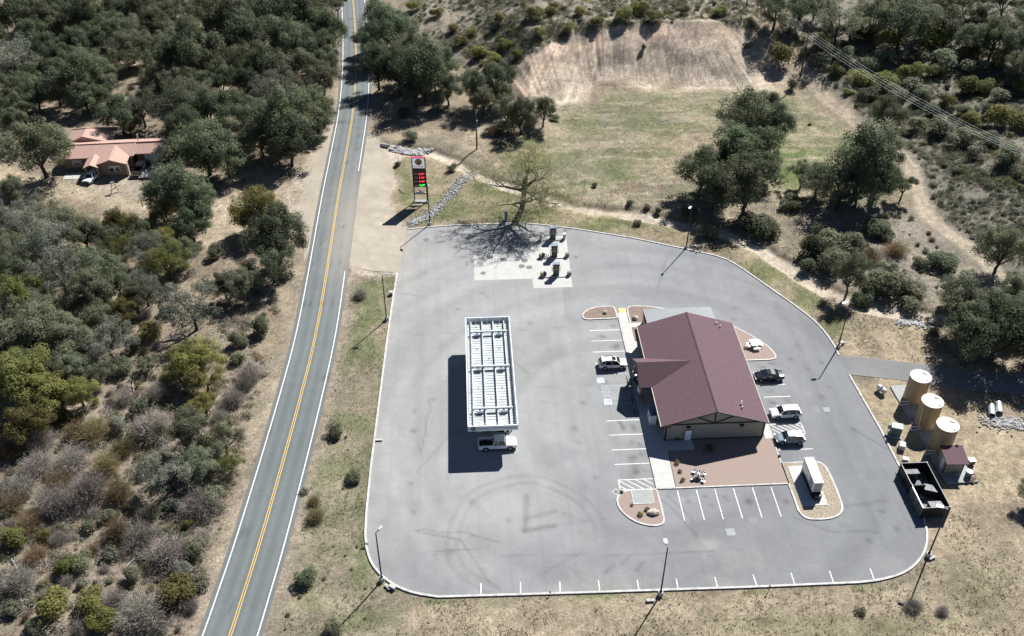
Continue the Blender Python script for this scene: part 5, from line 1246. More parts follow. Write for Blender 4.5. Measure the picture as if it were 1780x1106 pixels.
        for x in hx: MB().box((x, s * (hw + .005), zb - .16), (.2, .03, .04)).build('door_handle', M['dark'], t)
        MB().box(((axle[0] + axle[1]) / 2, s * (hw - .02), prof[3][1] + .03), (axle[1] - axle[0] - .9, .06, .14)).build('sill', M['dark'], t)
    MB().box((prof[-1][0] - .03, 0, .58), (.10, W * .62, .22)).build('grille', M['dark'], t)
    MB().box((prof[-1][0] - .02, 0, .40), (.12, W * .80, .14)).build('bumper', M['dark'] if kind != 'pickup' else M['chrome'], t)
    MB().box((prof[0][0] + .02, 0, prof[0][1] + .05), (.10, W * .80, .16)).build('bumper', M['dark'], t)
    if kind == 'suv' and paint == 'car_cream': MB().box((xc - .42, 0, zt + .035), (.62, .8, .03)).build('sunroof', M['glass'], rf)
    if kind in ('suv',): [MB().box(((xb + xc) / 2, s * wt * .86, zt + .07), (1.6, .05, .05)).build('roof_rail', M['dark'] if paint != 'car_white' else pm, t) for s in (-1, 1)]
    return t
vehicle('pickup_truck', 'white crew cab pickup truck with dark bed under the edge of the fuel canopy', (-9.85, 3.35, 0.012), R(1), 'car_white', 'pickup')
vehicle('suv', 'pearl white suv with sunroof parked nose in on the left of the store', (10.15, 20.95, .004), R(1), 'car_cream', 'suv')
vehicle('sedan', 'black sedan parked on the right of the store', (35.45, 16.6, .004), R(180), 'car_black', 'sedan')
vehicle('suv', 'white suv parked right of the store beside the striped bay', (35.8, 7.75, .004), R(181), 'car_white', 'suv')
vehicle('hatchback', 'blue grey compact suv parked nearest on the right of the store, below the striped bay', (34.95, 2.2, .004), R(178), 'car_blue', 'hatch')
x, y, z = G2(161, 312); vehicle('suv', 'white suv parked on the dirt yard in front of the tiled house', (x, y, z), R(-105), 'car_white', 'suv')
x, y, z = G2(246, 296); vehicle('pickup_truck', 'dark pickup truck in tree shade before the white garage door', (x, y, z), R(80), 'car_black', 'pickup')

# ------------------------------------------------------------------ tiled house
def house():
    x, y, z = G2(192, 300)
    t = thing('tiled_house', 'low tan house with terracotta tile roof among the oaks', 'house', (x, y, z), R(2.5))
    def rf(name, V, F, parent=t, m='tile'): return MB().add(V, F).build(name, M[m], parent, fix=False)
    # main block: ridge along x from -10 to 11, front eave y=2.0
    y0, y1, zr, ze = 1.6, 9.6, 4.05, 2.75; xl, xr = -10.5, 5.2; ym = (y0 + y1) / 2
    MB().box(((xl + xr) / 2, ym, 1.4), (xr - xl - 1, y1 - y0 - 1.2, 2.8)).build('wall', M['stucco'], t)
    b = MB().xprism([(y0, ze), (ym, zr), (y1, ze), (y1, ze + .16), (ym, zr + .16), (y0, ze + .16)], xl, xr, 'X').build('roof', M['tile'], t)
    MB().box(((xl + 14.2) / 2 + .2, ym, zr + .2), (14.2 - xl, .30, .16)).build('ridge_tiles', M['tileridge'], b)
    # garage wing on the right, slightly lower and set back
    b = MB().xprism([(y0 + .9, ze), (ym, zr - .02), (y1, ze), (y1, ze + .16), (ym, zr + .12), (y0 + .9, ze + .16)], xr + .05, 14.0, 'X').build('roof', M['tile'], t)
    MB().bar((xr, y0, ze + .2), (xr, ym, zr + .18), .3, .14).build('verge_tiles', M['tileridge'], t)
    MB().box((9.5, ym + .9, 1.35), (8.2, 6.0, 2.7)).build('wall', M['stucco'], t)
    d = MB().box((9.4, y0 + 1.85, 1.15), (4.9, .1, 2.3)).build('garage_door', M['white'], t)
    b = MB(); [b.box((9.4, y0 + 1.79, .3 + k * .55), (4.8, .03, .03)) for k in range(4)]; b.build('panel_line', M['pad'], d)
    MB().box((12.6, y0 + 1.8, 1.2), (.9, .1, 2.1)).build('door', M['brown'], t)
    # front gable in the middle
    gx0, gx1 = -2.2, 4.4; gm = (gx0 + gx1) / 2; gy = -1.9; gz = 3.85
    MB().xprism([(gx0 + .5, 0), (gx1 - .4, 0), (gx1 - .4, 2.7), (gm, gz - .15), (gx0 + .5, 2.7)], gy + .5, y0 + 1.0, 'Y').build('wall', M['stucco'], t)
    for s, xe_ in ((-1, gx0), (1, gx1)):
        yb = ym - (zr - gz) / (zr - ze) * (ym - y0)
        V = [(xe_, gy, 2.75), (gm, gy, gz), (gm, yb, gz), (xe_, y0, 2.75), (xe_, gy, 2.93), (gm, gy, gz + .18), (gm, yb, gz + .18), (xe_, y0, 2.93)]
        MB().add(V, [(0, 1, 2, 3), (4, 5, 6, 7), (0, 1, 5, 4), (1, 2, 6, 5), (2, 3, 7, 6), (3, 0, 4, 7)]).build('roof', M['tile'], t)
    MB().bar((gm, gy - .03, gz + .2), (gm, ym - 1, gz + .2), .28, .12).build('ridge_tiles', M['tileridge'], t)
    f = MB().box((1.6, gy + .46, 1.65), (2.3, .1, 1.3)).build('window', M['white'], t)
    for q in (.98, 2.2): MB().box((q, gy + .4, 1.55), (.9, .05, .95)).build('pane', M['glass'], f)
    MB().box((gx1 - .2, gy + .8, 1.4), (.5, .5, 2.8)).build('wall', M['palewood'], t)
    # small entry porch
    ex0, ex1, ey = -4.6, -1.4, -2.6; em = (ex0 + ex1) / 2
    for s, xe_ in ((-1, ex0), (1, ex1)):
        V = [(xe_, ey, 2.55), (em, ey, 3.25), (em, 2.6, 3.25), (xe_, 1.4, 2.55), (xe_, ey, 2.72), (em, ey, 3.43), (em, 2.6, 3.43), (xe_, 1.4, 2.72)]
        MB().add(V, [(0, 1, 2, 3), (4, 5, 6, 7), (0, 1, 5, 4), (1, 2, 6, 5), (2, 3, 7, 6), (3, 0, 4, 7)]).build('porch_roof', M['tile'], t)
    for xe_ in (ex0 + .4, ex1 - .35): MB().box((xe_, ey + .5, 1.3), (.5, .5, 2.6)).build('porch_post', M['stucco'], t)
    MB().box((em, y0 + .45, 1.1), (1.2, .12, 2.1)).build('door', M['brown'], t)
    f = MB().box((-7.2, y0 + .52, 1.6), (1.8, .1, 1.2)).build('window', M['white'], t); MB().box((-7.2, y0 + .46, 1.6), (1.5, .05, .95)).build('pane', M['glass'], f)
    # back wing with hipped end
    bx0, bx1, by0, by1 = -11.2, -1.2, 8.8, 16.0; bm_ = (bx0 + bx1) / 2
    MB().box((bm_, (by0 + by1) / 2 - .4, 1.35), (bx1 - bx0 - 1, by1 - by0 - .6, 2.7)).build('wall', M['stucco'], t)
    V = [(bx0, by0, ze), (bx1, by0, ze), (bx1, by1, ze), (bx0, by1, ze), (bm_ - .8, by0, 4.5), (bm_ - .8, by1 - 3.2, 4.5)]
    MB().add(V, [(0, 1, 2, 3), (0, 3, 5, 4), (1, 4, 5, 2), (2, 5, 3), (0, 4, 1)]).build('roof', M['tile'], t)
    MB().bar((bx0, by1, ze + .06), (bm_ - .8, by1 - 3.2, 4.56), .24, .12).build('ridge_tiles', M['tileridge'], t)
    MB().bar((bx1, by1, ze + .06), (bm_ - .8, by1 - 3.2, 4.56), .24, .12).build('ridge_tiles', M['tileridge'], t)
    MB().tube((5.5, ym + 1.2, 4.0), (5.6, ym + 1.2, 5.5), .16, n=10).build('flue', M['galv'], t)
    MB().box((9.2, -.5, .02), (5.2, 5.2, .10)).build('apron', M['pad'], t)
    MB().box((-6.6, -.9, .02), (6.0, 2.6, .09)).build('apron', M['pad'], t)
house()
x, y, z = G2(201, 334); t = thing('wooden_frame', 'pale wooden A shaped yard frame standing in the dirt before the tiled house', 'wooden frame', (x, y, z), .4)
b = MB(); b.bar((-.8, 0, 0), (-.2, 0, 2.6), .16, .16); b.bar((.6, 0, 0), (.1, 0, 2.6), .16, .16); b.build('uprights', M['palewood'], t); b = MB(); b.bar((-1.0, -.5, .9), (1.3, .5, 1.2), .16, .2); b.bar((-.6, .6, 2.1), (.6, -.6, 2.1), .14, .14); b.build('crosspieces', M['palewood'], t)

# ------------------------------------------------------------------ vegetation: meshes
def cards(P, Nn, size, asp, r):
    n = len(P); t = r.normal(size=(n, 3)); t -= (t * Nn).sum(1)[:, None] * Nn; t /= np.linalg.norm(t, axis=1)[:, None] + 1e-9
    b = np.cross(Nn, t); s = size[:, None]
    V = np.stack([P + t * s, P + b * s * asp, P - t * s, P - b * s * asp], 1).reshape(-1, 3)
    return V, np.arange(4 * n).reshape(n, 4)
def norm(v): return v / (np.linalg.norm(v, axis=1)[:, None] + 1e-9)
def crown(seed, nl=9, sub=8, per=190, lr=(.19, .29), leaf=(.009, .0185), cz=.53, rx=.52, rz=.45, low=-.7, jit=.75, fill=1.0):
    """unit crown (1 wide, 1 tall with its trunk): big limbs of foliage, each broken into smaller leafy clumps"""
    r = np.random.default_rng(seed); Ps = []; Ns = []; C_ = []; S_ = []
    k = 0
    while len(C_) < nl and k < 4000:
        k += 1
        d = r.normal(size=3); d /= np.linalg.norm(d)
        if d[2] < low: continue
        l = r.uniform(*lr); f = r.uniform(.75, 1.05) if len(C_) > 1 else r.uniform(.1, .5)
        c = np.array([d[0] * (rx - l * .75) * f, d[1] * (rx - l * .75) * f, cz + d[2] * (rz - l * .8) * f])
        if any(np.linalg.norm(c - q[0]) < (l + q[1]) * .48 for q in C_): continue
        C_.append((c, l))
    for c, l in C_:
        for _ in range(sub + int(r.integers(-2, 3))):
            d = r.normal(size=3); d[2] = abs(d[2]) * 1.1 - .35; d /= np.linalg.norm(d); l2 = l * r.uniform(.32, .58)
            S_.append((c + d * np.array([1, 1, 1.15]) * (l - l2 * .45) * r.uniform(.8, 1.15), l2, c))
    for c, l, big in S_:
        n = int(per * fill * (l / .11) ** 1.7) + 20; d = norm(r.normal(size=(n, 3)))
        rad = l * (1 - .6 * r.random(n) ** 2) * (1 + .3 * (r.random(n) - .5)); P = c + d * rad[:, None]
        out = norm(P - big)
        Ps.append(P); Ns.append(norm(d * .7 + out * .6 + r.normal(size=(n, 3)) * jit * .6 + np.array([0, 0, .3])))
    P = np.concatenate(Ps); Nn = np.concatenate(Ns)
    V, F = cards(P, Nn, r.uniform(*leaf, len(P)), .62, r)
    return mesh_np('crown', V, F, None), C_
def trunk_mesh(seed, C_, h0=.30, r0=.030):
    rd = random.Random(seed); b = MB()
    top = Vector((rd.uniform(-.03, .03), rd.uniform(-.03, .03), h0)); mid = Vector((rd.uniform(-.02, .02), rd.uniform(-.02, .02), h0 * .5))
    b.tube((0, 0, -.03), mid, r0 * 1.25, r0, 7); b.tube(mid, top, r0, r0 * .9, 7)
    for c, l in sorted(C_, key=lambda q: q[1])[-9:]:
        c = Vector(c); m_ = top.lerp(c, .5) + Vector((rd.uniform(-.03, .03), rd.uniform(-.03, .03), .03)); b.tube(top, m_, r0 * .55, r0 * .38, 5); b.tube(m_, c, r0 * .38, r0 * .12, 5)
    me = bpy.data.meshes.new('trunk'); me.from_pydata(b.v, [], b.f); return me
def bushmesh(seed, n=2800, leaf=(.018, .034), nl=9, squash=.7):
    r = np.random.default_rng(seed); Ps = []; Ns = []
    for i in range(nl):
        a = r.uniform(0, 2 * PI); q = .32 * math.sqrt(r.random()); l = r.uniform(.15, .25); c = np.array([q * math.cos(a), q * math.sin(a), l * .8 + r.uniform(0, .22) * (1 - q * 1.5)])
        m = n // nl; d = norm(r.normal(size=(m, 3))); d[:, 2] = np.abs(d[:, 2]) * np.where(r.random(m) < .8, 1, -1)
        P = c + d * (l * (1 - .4 * r.random(m) ** 2))[:, None]; Ps.append(P); Ns.append(norm(d + r.normal(size=(m, 3)) * .5 + np.array([0, 0, .4])))
    P = np.concatenate(Ps); Nn = np.concatenate(Ns); P[:, 2] = np.maximum(P[:, 2] * squash / .55, .01)
    V, F = cards(P, Nn, r.uniform(*leaf, len(P)), .6, r); return mesh_np('foliage', V, F, None)
def twigmesh(seed, n=3800, wd=.0032):
    """fan of bare twigs rising from the root"""
    r = np.random.default_rng(seed); d = r.normal(size=(n, 3)); d[:, 2] = np.abs(d[:, 2]) * .9 + .12; d = norm(d)
    lump = .72 + .28 * np.sin(d[:, 0] * 5 + seed) * np.cos(d[:, 1] * 5 + seed * 2)
    a = r.uniform(.12, .78, n) * lump; L = r.uniform(.08, .22, n); o = r.normal(size=(n, 3)) * .06; o[:, 2] = np.abs(o[:, 2])
    A = d * a[:, None] * np.array([.5, .5, .8]) * 1.0 + o; d2 = norm(d + r.normal(size=(n, 3)) * .45); B = A + d2 * L[:, None] * .55
    A[:, 2] = np.maximum(A[:, 2], 0); B[:, 2] = np.maximum(B[:, 2], .02)
    s = norm(np.cross(d2, r.normal(size=(n, 3)))) * wd
    V = np.stack([A - s, A + s, B + s * .4, B - s * .4], 1).reshape(-1, 3); F = np.arange(4 * n).reshape(n, 4)
    return V, F
def twigbush(seed, leafy=400):
    V, F = twigmesh(seed); r = np.random.default_rng(seed + 9)
    k = r.integers(0, len(F), leafy); P = V[F[k, 2]] + r.normal(size=(leafy, 3)) * .02
    V2, F2 = cards(P, norm(r.normal(size=(leafy, 3)) + np.array([0, 0, .5])), r.uniform(.005, .012, leafy), .6, r)
    return mesh_np('foliage', np.concatenate([V, V2]), np.concatenate([F, F2 + len(V)]), None)
CR = []
for i in range(8):
    me, c_ = crown(100 + i, nl=(9, 11, 8, 10, 7, 12, 9, 10)[i], cz=(.53, .52, .55, .53, .56, .52, .54, .5)[i], rz=(.45, .46, .43, .45, .43, .47, .44, .48)[i])
    CR.append((me, trunk_mesh(200 + i, c_, .2)))
OPEN = []
for i in range(4):                                                   # thinner, airier crowns
    me, c_ = crown(140 + i, nl=12, sub=6, per=120, lr=(.15, .23), leaf=(.009, .016), jit=1.1, low=-.4, fill=.8)
    OPEN.append((me, trunk_mesh(240 + i, c_, .24, .026)))
BU = [bushmesh(300 + i) for i in range(5)]
SG = [bushmesh(320 + i, 900, (.026, .05), 7, .6) for i in range(4)]
TW = [twigbush(340 + i, (900, 1400, 600, 1700)[i]) for i in range(4)]

# ------------------------------------------------------------------ vegetation: who stands where
TONE = {'D': 'dark green', 'G': 'grey green', 'O': 'olive yellow', 'B': 'silver grey', 'P': 'grey bare twigged', 'R': 'dry brown', 'S': 'grey sage'}
REG = [('w', 'in the woods behind the tiled house'), ('m', 'between the tiled house and the road'), ('h', 'in front of the tiled house yard'), ('c', 'in the brush left of the road, lower part'),
       ('r', 'right of the road above the price sign'), ('b', 'in the meadow below the cut bank'), ('t', 'in the wash right of the meadow'), ('u', 'on the hill at the top right'), ('a', 'above the access road at the right edge'),
       ('k', 'on the slope behind the cut bank'), ('e', 'on the hillside right of the dirt track'), ('v', 'on the verge between the road and the lot'), ('s', 'on dry ground along the lower edge')]
REG = dict(REG)
PLANTS = []                                                          # (object, base label, x, y)
_mats = {}
def with_mat(me, m):
    if not len(me.materials): me.materials.append(M[m])
    return me
def ownmat(o, m):
    o.material_slots[0].link = 'OBJECT'; o.material_slots[0].material = M[m]; return o
def sizeword(d): return 'small' if d < 4.2 else 'medium sized' if d < 7.5 else 'large'
PLACED = []
def tree(u, v, wpx, kind, reg, ratio=1.0, label=None, hpx=None):
    ratio = ratio * 1.12
    x, y, z = G2(u, v); d = wpx * mpp(x, y, z + 3); h = d * ratio
    x, y, z = G2(u, v, h * .60)
    d = wpx * mpp(x, y, z + h * .6); h = max(d * ratio, 2.0)
    open_ = label is None and kind in 'B' or label is None and (kind == 'G' and random.random() < .35 or kind == 'O' and random.random() < .3)
    cm, tm = random.choice(OPEN if open_ else CR)
    t = bpy.data.objects.new('oak_tree', None); COL.objects.link(t); t.empty_display_size = .3
    t.location = (x, y, z - .05); t.rotation_euler = (0, 0, random.uniform(0, 2 * PI)); t.scale = (d * 1.2, d * random.uniform(1.1, 1.28), h * 1.05)
    ownmat(link('crown', with_mat(cm, 'L_' + kind), None, t), 'L_' + kind); link('trunk', with_mat(tm, 'bark'), None, t)
    t['category'] = 'tree'
    PLANTS.append([t, label or f'{sizeword(d)} {TONE[kind]} oak {REG[reg]}', x, y, label is not None]); PLACED.append((x, y, d * .42))
    return t
def bush(u, v, wpx, kind, reg, ratio=.62, label=None, xy=None, d=None):
    if xy is None:
        x, y, z = G2(u, v); d = wpx * mpp(x, y, z + .5); x, y, z = G2(u, v, d * ratio * .4)
    else: x, y = xy; z = float(hgt(x, y))
    if kind in 'PR': me = random.choice(TW); nm = 'twig_shrub'; sx = 1.25
    elif kind == 'S' or d < 1.7: me = random.choice(SG); nm = 'sage_shrub'; sx = 1.1
    else: me = random.choice(BU); nm = 'leafy_shrub'; sx = 1.1
    o = bpy.data.objects.new(nm, with_mat(me, 'L_' + kind)); COL.objects.link(o); ownmat(o, 'L_' + kind)
    o.location = (x, y, z - .04); o.rotation_euler = (0, 0, random.uniform(0, 2 * PI)); o.scale = (d * sx, d * sx * random.uniform(.85, 1.1), d * ratio * random.uniform(1.2, 1.5))
    o['category'] = 'shrub'
    sw = 'tiny' if d < 1.3 else 'low' if d < 2.4 else 'broad' if d < 4.5 else 'very large'
    PLANTS.append([o, label or f'{sw} {TONE[kind]} shrub {REG[reg]}', x, y, label is not None]); PLACED.append((x, y, d * .4))
    return o
W_ = '''20 15 62 D|62 25 55 D|45 62 60 D|110 35 60 D|95 5 55 D|150 15 60 D|185 45 55 D|160 58 50 D|200 12 60 D|240 10 60 D|262 40 50 D|14 92 78 B|50 85 50 G|80 82 55 D|125 128 80 D|100 105 60 D|160 118 60 D|70 122 50 D|215 80 60 G|195 108 45 G|328 76 95 D|285 100 60 D|352 108 62 D|255 72 50 D|388 30 90 D|350 15 60 D|422 50 72 D|445 15 60 D|300 18 52 D|432 105 62 D|382 142 62 D|298 165 92 G|243 183 60 B|355 188 82 D|222 212 40 D|352 246 104 D|392 272 60 D|318 218 72 D|300 275 58 D|382 228 62 D|5 170 45 D|20 208 45 D|5 245 40 G|32 180 42 D|130 70 50 D|145 165 55 D|95 150 50 G|180 150 50 D|60 160 45 D|-25 60 60 D|-25 140 60 D|-30 210 60 D|270 130 50 G|400 85 60 D|330 140 60 D|410 180 50 D|120 -8 60 D|330 -12 60 D|400 -15 70 D|20 -18 60 D|210 -20 60 D|270 -15 60 D'''
for q in W_.split('|'): a = q.split(); tree(float(a[0]), float(a[1]), float(a[2]), a[3], 'w', random.uniform(.85, 1.1))
tree(62, 250, 94, 'D', 'w', .98, 'large rounded dark oak standing at the left end of the tiled house')
for q in '''475 20 72 D|522 15 82 D|560 42 66 D|490 62 82 D|545 80 62 D|576 52 44 D|460 105 72 D|507 108 62 D|560 108 54 D|472 145 70 B|520 145 52 G|560 130 50 G|440 195 62 D|492 195 92 D|540 182 66 D|552 216 46 D|500 240 78 D|452 236 58 D|470 -12 70 D|540 -20 70 D|585 5 36 D|525 205 60 G|420 140 50 D'''.split('|'):
    a = q.split(); tree(float(a[0]), float(a[1]), float(a[2]), a[3], 'm', random.uniform(.9, 1.15))
for q in '''45 368 76 B|84 364 56 G|20 392 62 B|118 385 56 G|75 412 82 B|140 398 70 G|45 442 70 B|98 462 82 B|165 402 48 G|208 388 50 O|185 415 44 G|215 398 58 G|205 425 50 O|178 438 46 G|302 326 88 D|342 352 66 D|285 368 50 O|330 388 58 D|316 434 52 D|200 486 56 D|232 518 48 D|160 502 70 G|330 524 92 B|425 492 48 G|388 492 46 G|20 470 60 D|15 330 50 G|-20 370 60 B|-20 450 60 G|135 440 50 O|250 400 34 D|245 480 40 B|120 520 60 G|60 505 60 D'''.split('|'):
    a = q.split(); tree(float(a[0]), float(a[1]), float(a[2]), a[3], 'h', random.uniform(.9, 1.15))
tree(446, 356, 74, 'O', 'h', 1.1, 'olive topped oak beside the dirt pullout left of the road'); tree(478, 402, 86, 'D', 'h', 1.1, 'large dark oak leaning to the road below the dirt pullout'); tree(470, 448, 72, 'D', 'h', 1.05, 'dark oak nearest the white edge line below the dirt pullout'); tree(432, 378, 46, 'D', 'h', 1.0, 'small dark oak left of the oak cluster by the dirt pullout')
bush(371, 437, 30, 'G', 'h', .9, 'round green bush alone in the clearing left of the pullout oaks')
for q in '''60 562 108 G|20 585 70 G|112 592 80 G|186 588 82 B|168 560 58 G|22 652 100 O|72 678 92 O|40 730 80 O|336 620 78 O|355 655 60 O|308 640 50 O|322 752 84 G|388 762 62 G|290 815 84 B|345 800 60 G|400 800 48 O|255 630 30 G|150 640 60 G|355 705 50 O|-20 620 70 G|-15 700 60 G|240 740 40 R|120 655 50 G'''.split('|'):
    a = q.split()
    if a[3] in 'R': bush(float(a[0]), float(a[1]), float(a[2]), a[3], 'c')
    else: tree(float(a[0]), float(a[1]), float(a[2]), a[3], 'c', random.uniform(.75, 1.0))
for q in '''260 572 48 O|450 570 46 G|432 645 54 P|408 592 36 G|200 740 46 B|160 745 74 R|262 735 82 P|120 795 80 P|62 802 72 P|182 805 66 R|30 842 70 P|92 866 82 P|152 842 80 P|205 850 62 R|48 905 62 R|8 780 52 R|345 872 84 P|240 930 76 P|202 920 60 R|290 955 92 P|332 955 50 G|300 1022 74 O|95 1052 74 O|165 1042 60 O|172 1080 60 O|240 1062 100 P|112 980 46 O|30 1005 70 P|318 990 40 B|60 1085 40 G|270 1085 60 P|375 865 50 G|325 908 24 O|405 690 44 P|415 625 34 G|425 665 40 P|380 720 36 P|100 830 60 R|70 760 60 P|140 870 50 P|20 930 60 O|155 910 30 S|185 900 34 G|100 935 40 P|150 975 50 G|190 965 40 S|225 1000 46 G|350 930 40 P|345 1010 40 S|20 870 50 R|225 880 30 S|210 775 50 R|130 745 56 R|230 600 40 G|215 635 46 G|270 680 50 P|245 700 44 S|285 540 34 S|250 545 30 P|105 720 40 O|300 880 40 B|330 1050 40 P|200 1040 50 P|140 1090 50 P|20 1060 40 S|-5 850 60 P|60 960 50 R|215 690 40 P'''.split('|'):
    a = q.split(); bush(float(a[0]), float(a[1]), float(a[2]), a[3], 'c', random.uniform(.6, .85))
for q in '''668 42 72 D|694 40 50 D|646 80 48 D|655 108 60 D|692 112 72 D|736 104 82 D|770 108 52 D|778 150 46 G|826 145 48 D|862 135 58 D|872 162 40 D|905 195 46 D|945 190 40 D|880 190 40 G|640 60 40 D|715 85 60 D|755 130 44 D|840 170 40 G|720 150 40 D|655 15 40 D'''.split('|'):
    a = q.split(); tree(float(a[0]), float(a[1]), float(a[2]), a[3], 'r', random.uniform(1.1, 1.4))
bush(757, 178, 32, 'B', 'r', 1.2); bush(885, 215, 46, 'G', 'r', .7); bush(860, 225, 40, 'R', 'r', .6); bush(925, 210, 34, 'G', 'r', .7); bush(785, 290, 20, 'G', 'r', .7); bush(965, 205, 18, 'G', 'r', .8); bush(712, 238, 30, 'G', 'r', .6); bush(700, 195, 30, 'D', 'r', .6)
for q in '''1302 195 88 D|1345 212 66 D|1280 256 88 D|1222 292 78 D|1302 312 96 D|1318 252 76 D|1245 322 62 D|1332 285 50 D|1265 285 60 D|1335 180 50 D'''.split('|'):
    a = q.split(); tree(float(a[0]), float(a[1]), float(a[2]), a[3], 'b', random.uniform(1.0, 1.2))
for q in '''1502 265 108 D|1545 262 56 G|1465 312 84 G|1396 300 42 G|1424 306 56 G|1495 318 68 D|1530 305 60 D|1480 285 60 D'''.split('|'):
    a = q.split(); tree(float(a[0]), float(a[1]), float(a[2]), a[3], 'b', random.uniform(1.0, 1.2))
tree(1573, 318, 40, 'D', 'b', 1.2, 'small round dark oak standing alone beside the dirt track')
tree(1482, 470, 52, 'D', 't', 1.5, 'upright green oak at the edge of the wash above the access road')
for q in '''1330 392 72 D|1305 382 50 D|1448 425 66 G|1412 432 64 D|1480 420 60 G|1520 395 60 D|1445 450 66 G|1540 405 44 D|1550 490 80 G|1520 500 60 D|1585 498 56 G|1640 450 60 D|1605 455 34 D|1655 455 40 G|1432 405 50 G|1560 430 50 R|1380 352 50 D|1510 440 56 R|1400 460 40 D|1540 470 50 D|1500 520 50 D|1590 530 50 G|1625 575 24 R'''.split('|'):
    a = q.split(); bush(float(a[0]), float(a[1]), float(a[2]), a[3], 't', random.uniform(.5, .68))
for q in '''1702 520 96 G|1745 572 112 D|1690 585 84 D|1655 505 50 G|1762 505 62 G|1772 545 60 D|1720 545 80 D|1745 432 70 D|1675 550 60 D|1800 590 90 D'''.split('|'):
    a = q.split(); tree(float(a[0]), float(a[1]), float(a[2]), a[3], 'a', random.uniform(.9, 1.1))
for q in '''1350 15 60 D|1392 12 52 D|1462 28 80 G|1520 22 60 G|1572 32 80 D|1612 18 60 G|1652 42 60 G|1702 35 62 D|1732 62 60 D|1762 42 60 G|1776 78 50 D|1632 8 50 D|1482 48 40 D|1700 65 50 G|1420 5 50 G|1540 0 60 D|1590 -10 60 G|1680 0 60 D|1750 0 60 D|1800 30 60 D|1790 110 60 G|1375 42 34 B|1440 55 30 D'''.split('|'):
    a = q.split(); tree(float(a[0]), float(a[1]), float(a[2]), a[3], 'u', random.uniform(.85, 1.1))
tree(1545, 195, 58, 'D', 'e', .95, 'dark oak just right of the dirt track where the power lines pass over')
for q in '''1360 92 58 O|1640 218 60 G|1690 236 50 G|1745 268 52 D|1692 206 42 O|1740 205 56 O|1780 210 50 O|1455 120 34 O|1500 135 52 O|1545 140 56 O|1585 125 50 O|1620 120 38 O|1680 145 60 O|1712 150 40 O|1475 100 50 G|1520 115 44 G|1430 75 46 O|1500 65 60 O|1555 72 64 O|1620 55 80 O|1680 85 60 O|1730 100 50 O|1760 130 50 G|1640 100 60 S|1590 90 60 S|1700 115 56 S|1745 160 50 S|1650 175 36 O|1600 165 40 D|1780 150 50 O|1560 160 46 G|1510 165 40 D|1770 265 40 G|1700 262 40 S|1720 190 40 D|1675 190 40 G|1620 190 40 D|1600 215 40 S|1660 245 36 S|1720 240 44 G|1775 300 40 G|1420 100 40 S|1395 88 30 S|1540 100 50 S|1450 90 30 D|1580 145 44 S'''.split('|'):
    a = q.split(); bush(float(a[0]), float(a[1]), float(a[2]), a[3], 'e', random.uniform(.5, .7))
bush(1382, 148, 26, 'G', 'e', .8, 'small round green bush beside the foot of the leaning power pole'); bush(1120, 82, 14, 'D', 'k', .8, 'single small dark bush in the middle of the bare cut bank'); bush(1300, 80, 20, 'S', 'k', .7, 'grey bush at the right end of the cut bank crest')
for q in '''580 748 36 G|615 828 36 G|548 895 40 R|545 870 30 R|530 998 46 G|578 1092 40 G|528 852 18 G|1110 385 22 S|1035 322 14 G|1095 352 18 G|1125 358 16 G|1145 365 18 D|1195 372 40 D|1590 1050 40 P|1498 1060 22 G|948 330 16 G|625 510 30 P|1408 215 10 R|1230 405 40 D|690 285 14 G|800 285 0 G|1640 1060 30 P|1740 845 0 G'''.split('|'):
    a = q.split()
    if float(a[2]): bush(float(a[0]), float(a[1]), float(a[2]), a[3], 'v' if float(a[0]) < 660 else 'b' if float(a[1]) < 500 else 's', .6)
tree(1802, 848, 50, 'D', 'a', 1.0, 'dark oak cut by the right edge of the picture beside the pump yard')
# planted shrubs in the gravel beds
for u, v, d, lb in ((1176, 806, 1.05, 'leafy green shrub in the red gravel, topmost of three along the walkway'), (1181, 821, .85, 'round green shrub in the red gravel, middle of three along the walkway'), (1186, 836, .85, 'round green shrub in the red gravel, lowest of three along the walkway'), (1124, 887, .8, 'round green shrub beside the long boulder on the rounded island'), (1113, 897, .9, 'round green shrub at the lower left of the rounded island'),
                    (1081, 857, .7, 'dark shrub at the top tip of the rounded island'), (1231, 783, 1.8, 'dark shrub in the store shadow in the middle of the gravel bed'), (1176, 765, 1.0, 'dark shrub against the store wall left of the white door'), (1348, 770, .6, 'small dark plant at the lower right corner of the store'), (1355, 795, .6, 'small dark plant on the right kerb of the gravel bed'), (1098, 880, .6, 'thin plant beside the grey slab on the rounded island')):
    bush(0, 0, 0, 'D' if 'dark' in lb else 'O', 's', .8, lb, xy=G(u, v), d=d); PLANTS[-1][0].location.z = .08
# oaks filling the gaps of the woods
def infill(poly, n, dlo, dhi, kinds, reg, gap):
    P = np.array(poly, float); k = 0
    for _ in range(n * 25):
        if k >= n: break
        u = random.uniform(P[:, 0].min(), P[:, 0].max()); v = random.uniform(P[:, 1].min(), P[:, 1].max())
        if not inside(np.array([u]), np.array([v]), poly)[0]: continue
        d = random.uniform(dlo, dhi); x, y, z = G2(u, v); q = np.array([x]), np.array([y])
        if seg_dist(*q, ROADC)[0][0] < 6 + d * .5 or seg_dist(*q, DRIVE)[0][0] < 3 + d * .5: continue
        if any((x - a) ** 2 + (y - b) ** 2 < ((r_ + d * .42) * gap) ** 2 for a, b, r_ in PLACED): continue
        w_ = d / mpp(x, y, z); tree(u, v - w_ * .35, w_, random.choice(kinds), reg, random.uniform(.9, 1.15)); k += 1
infill([(0, -10), (580, -10), (572, 190), (420, 215), (270, 235), (100, 195), (0, 215)], 34, 5, 9, 'DDDG', 'w', .62)
infill([(0, 400), (180, 380), (300, 440), (270, 560), (0, 600)], 16, 4, 8, 'BGGDO', 'h', .62)
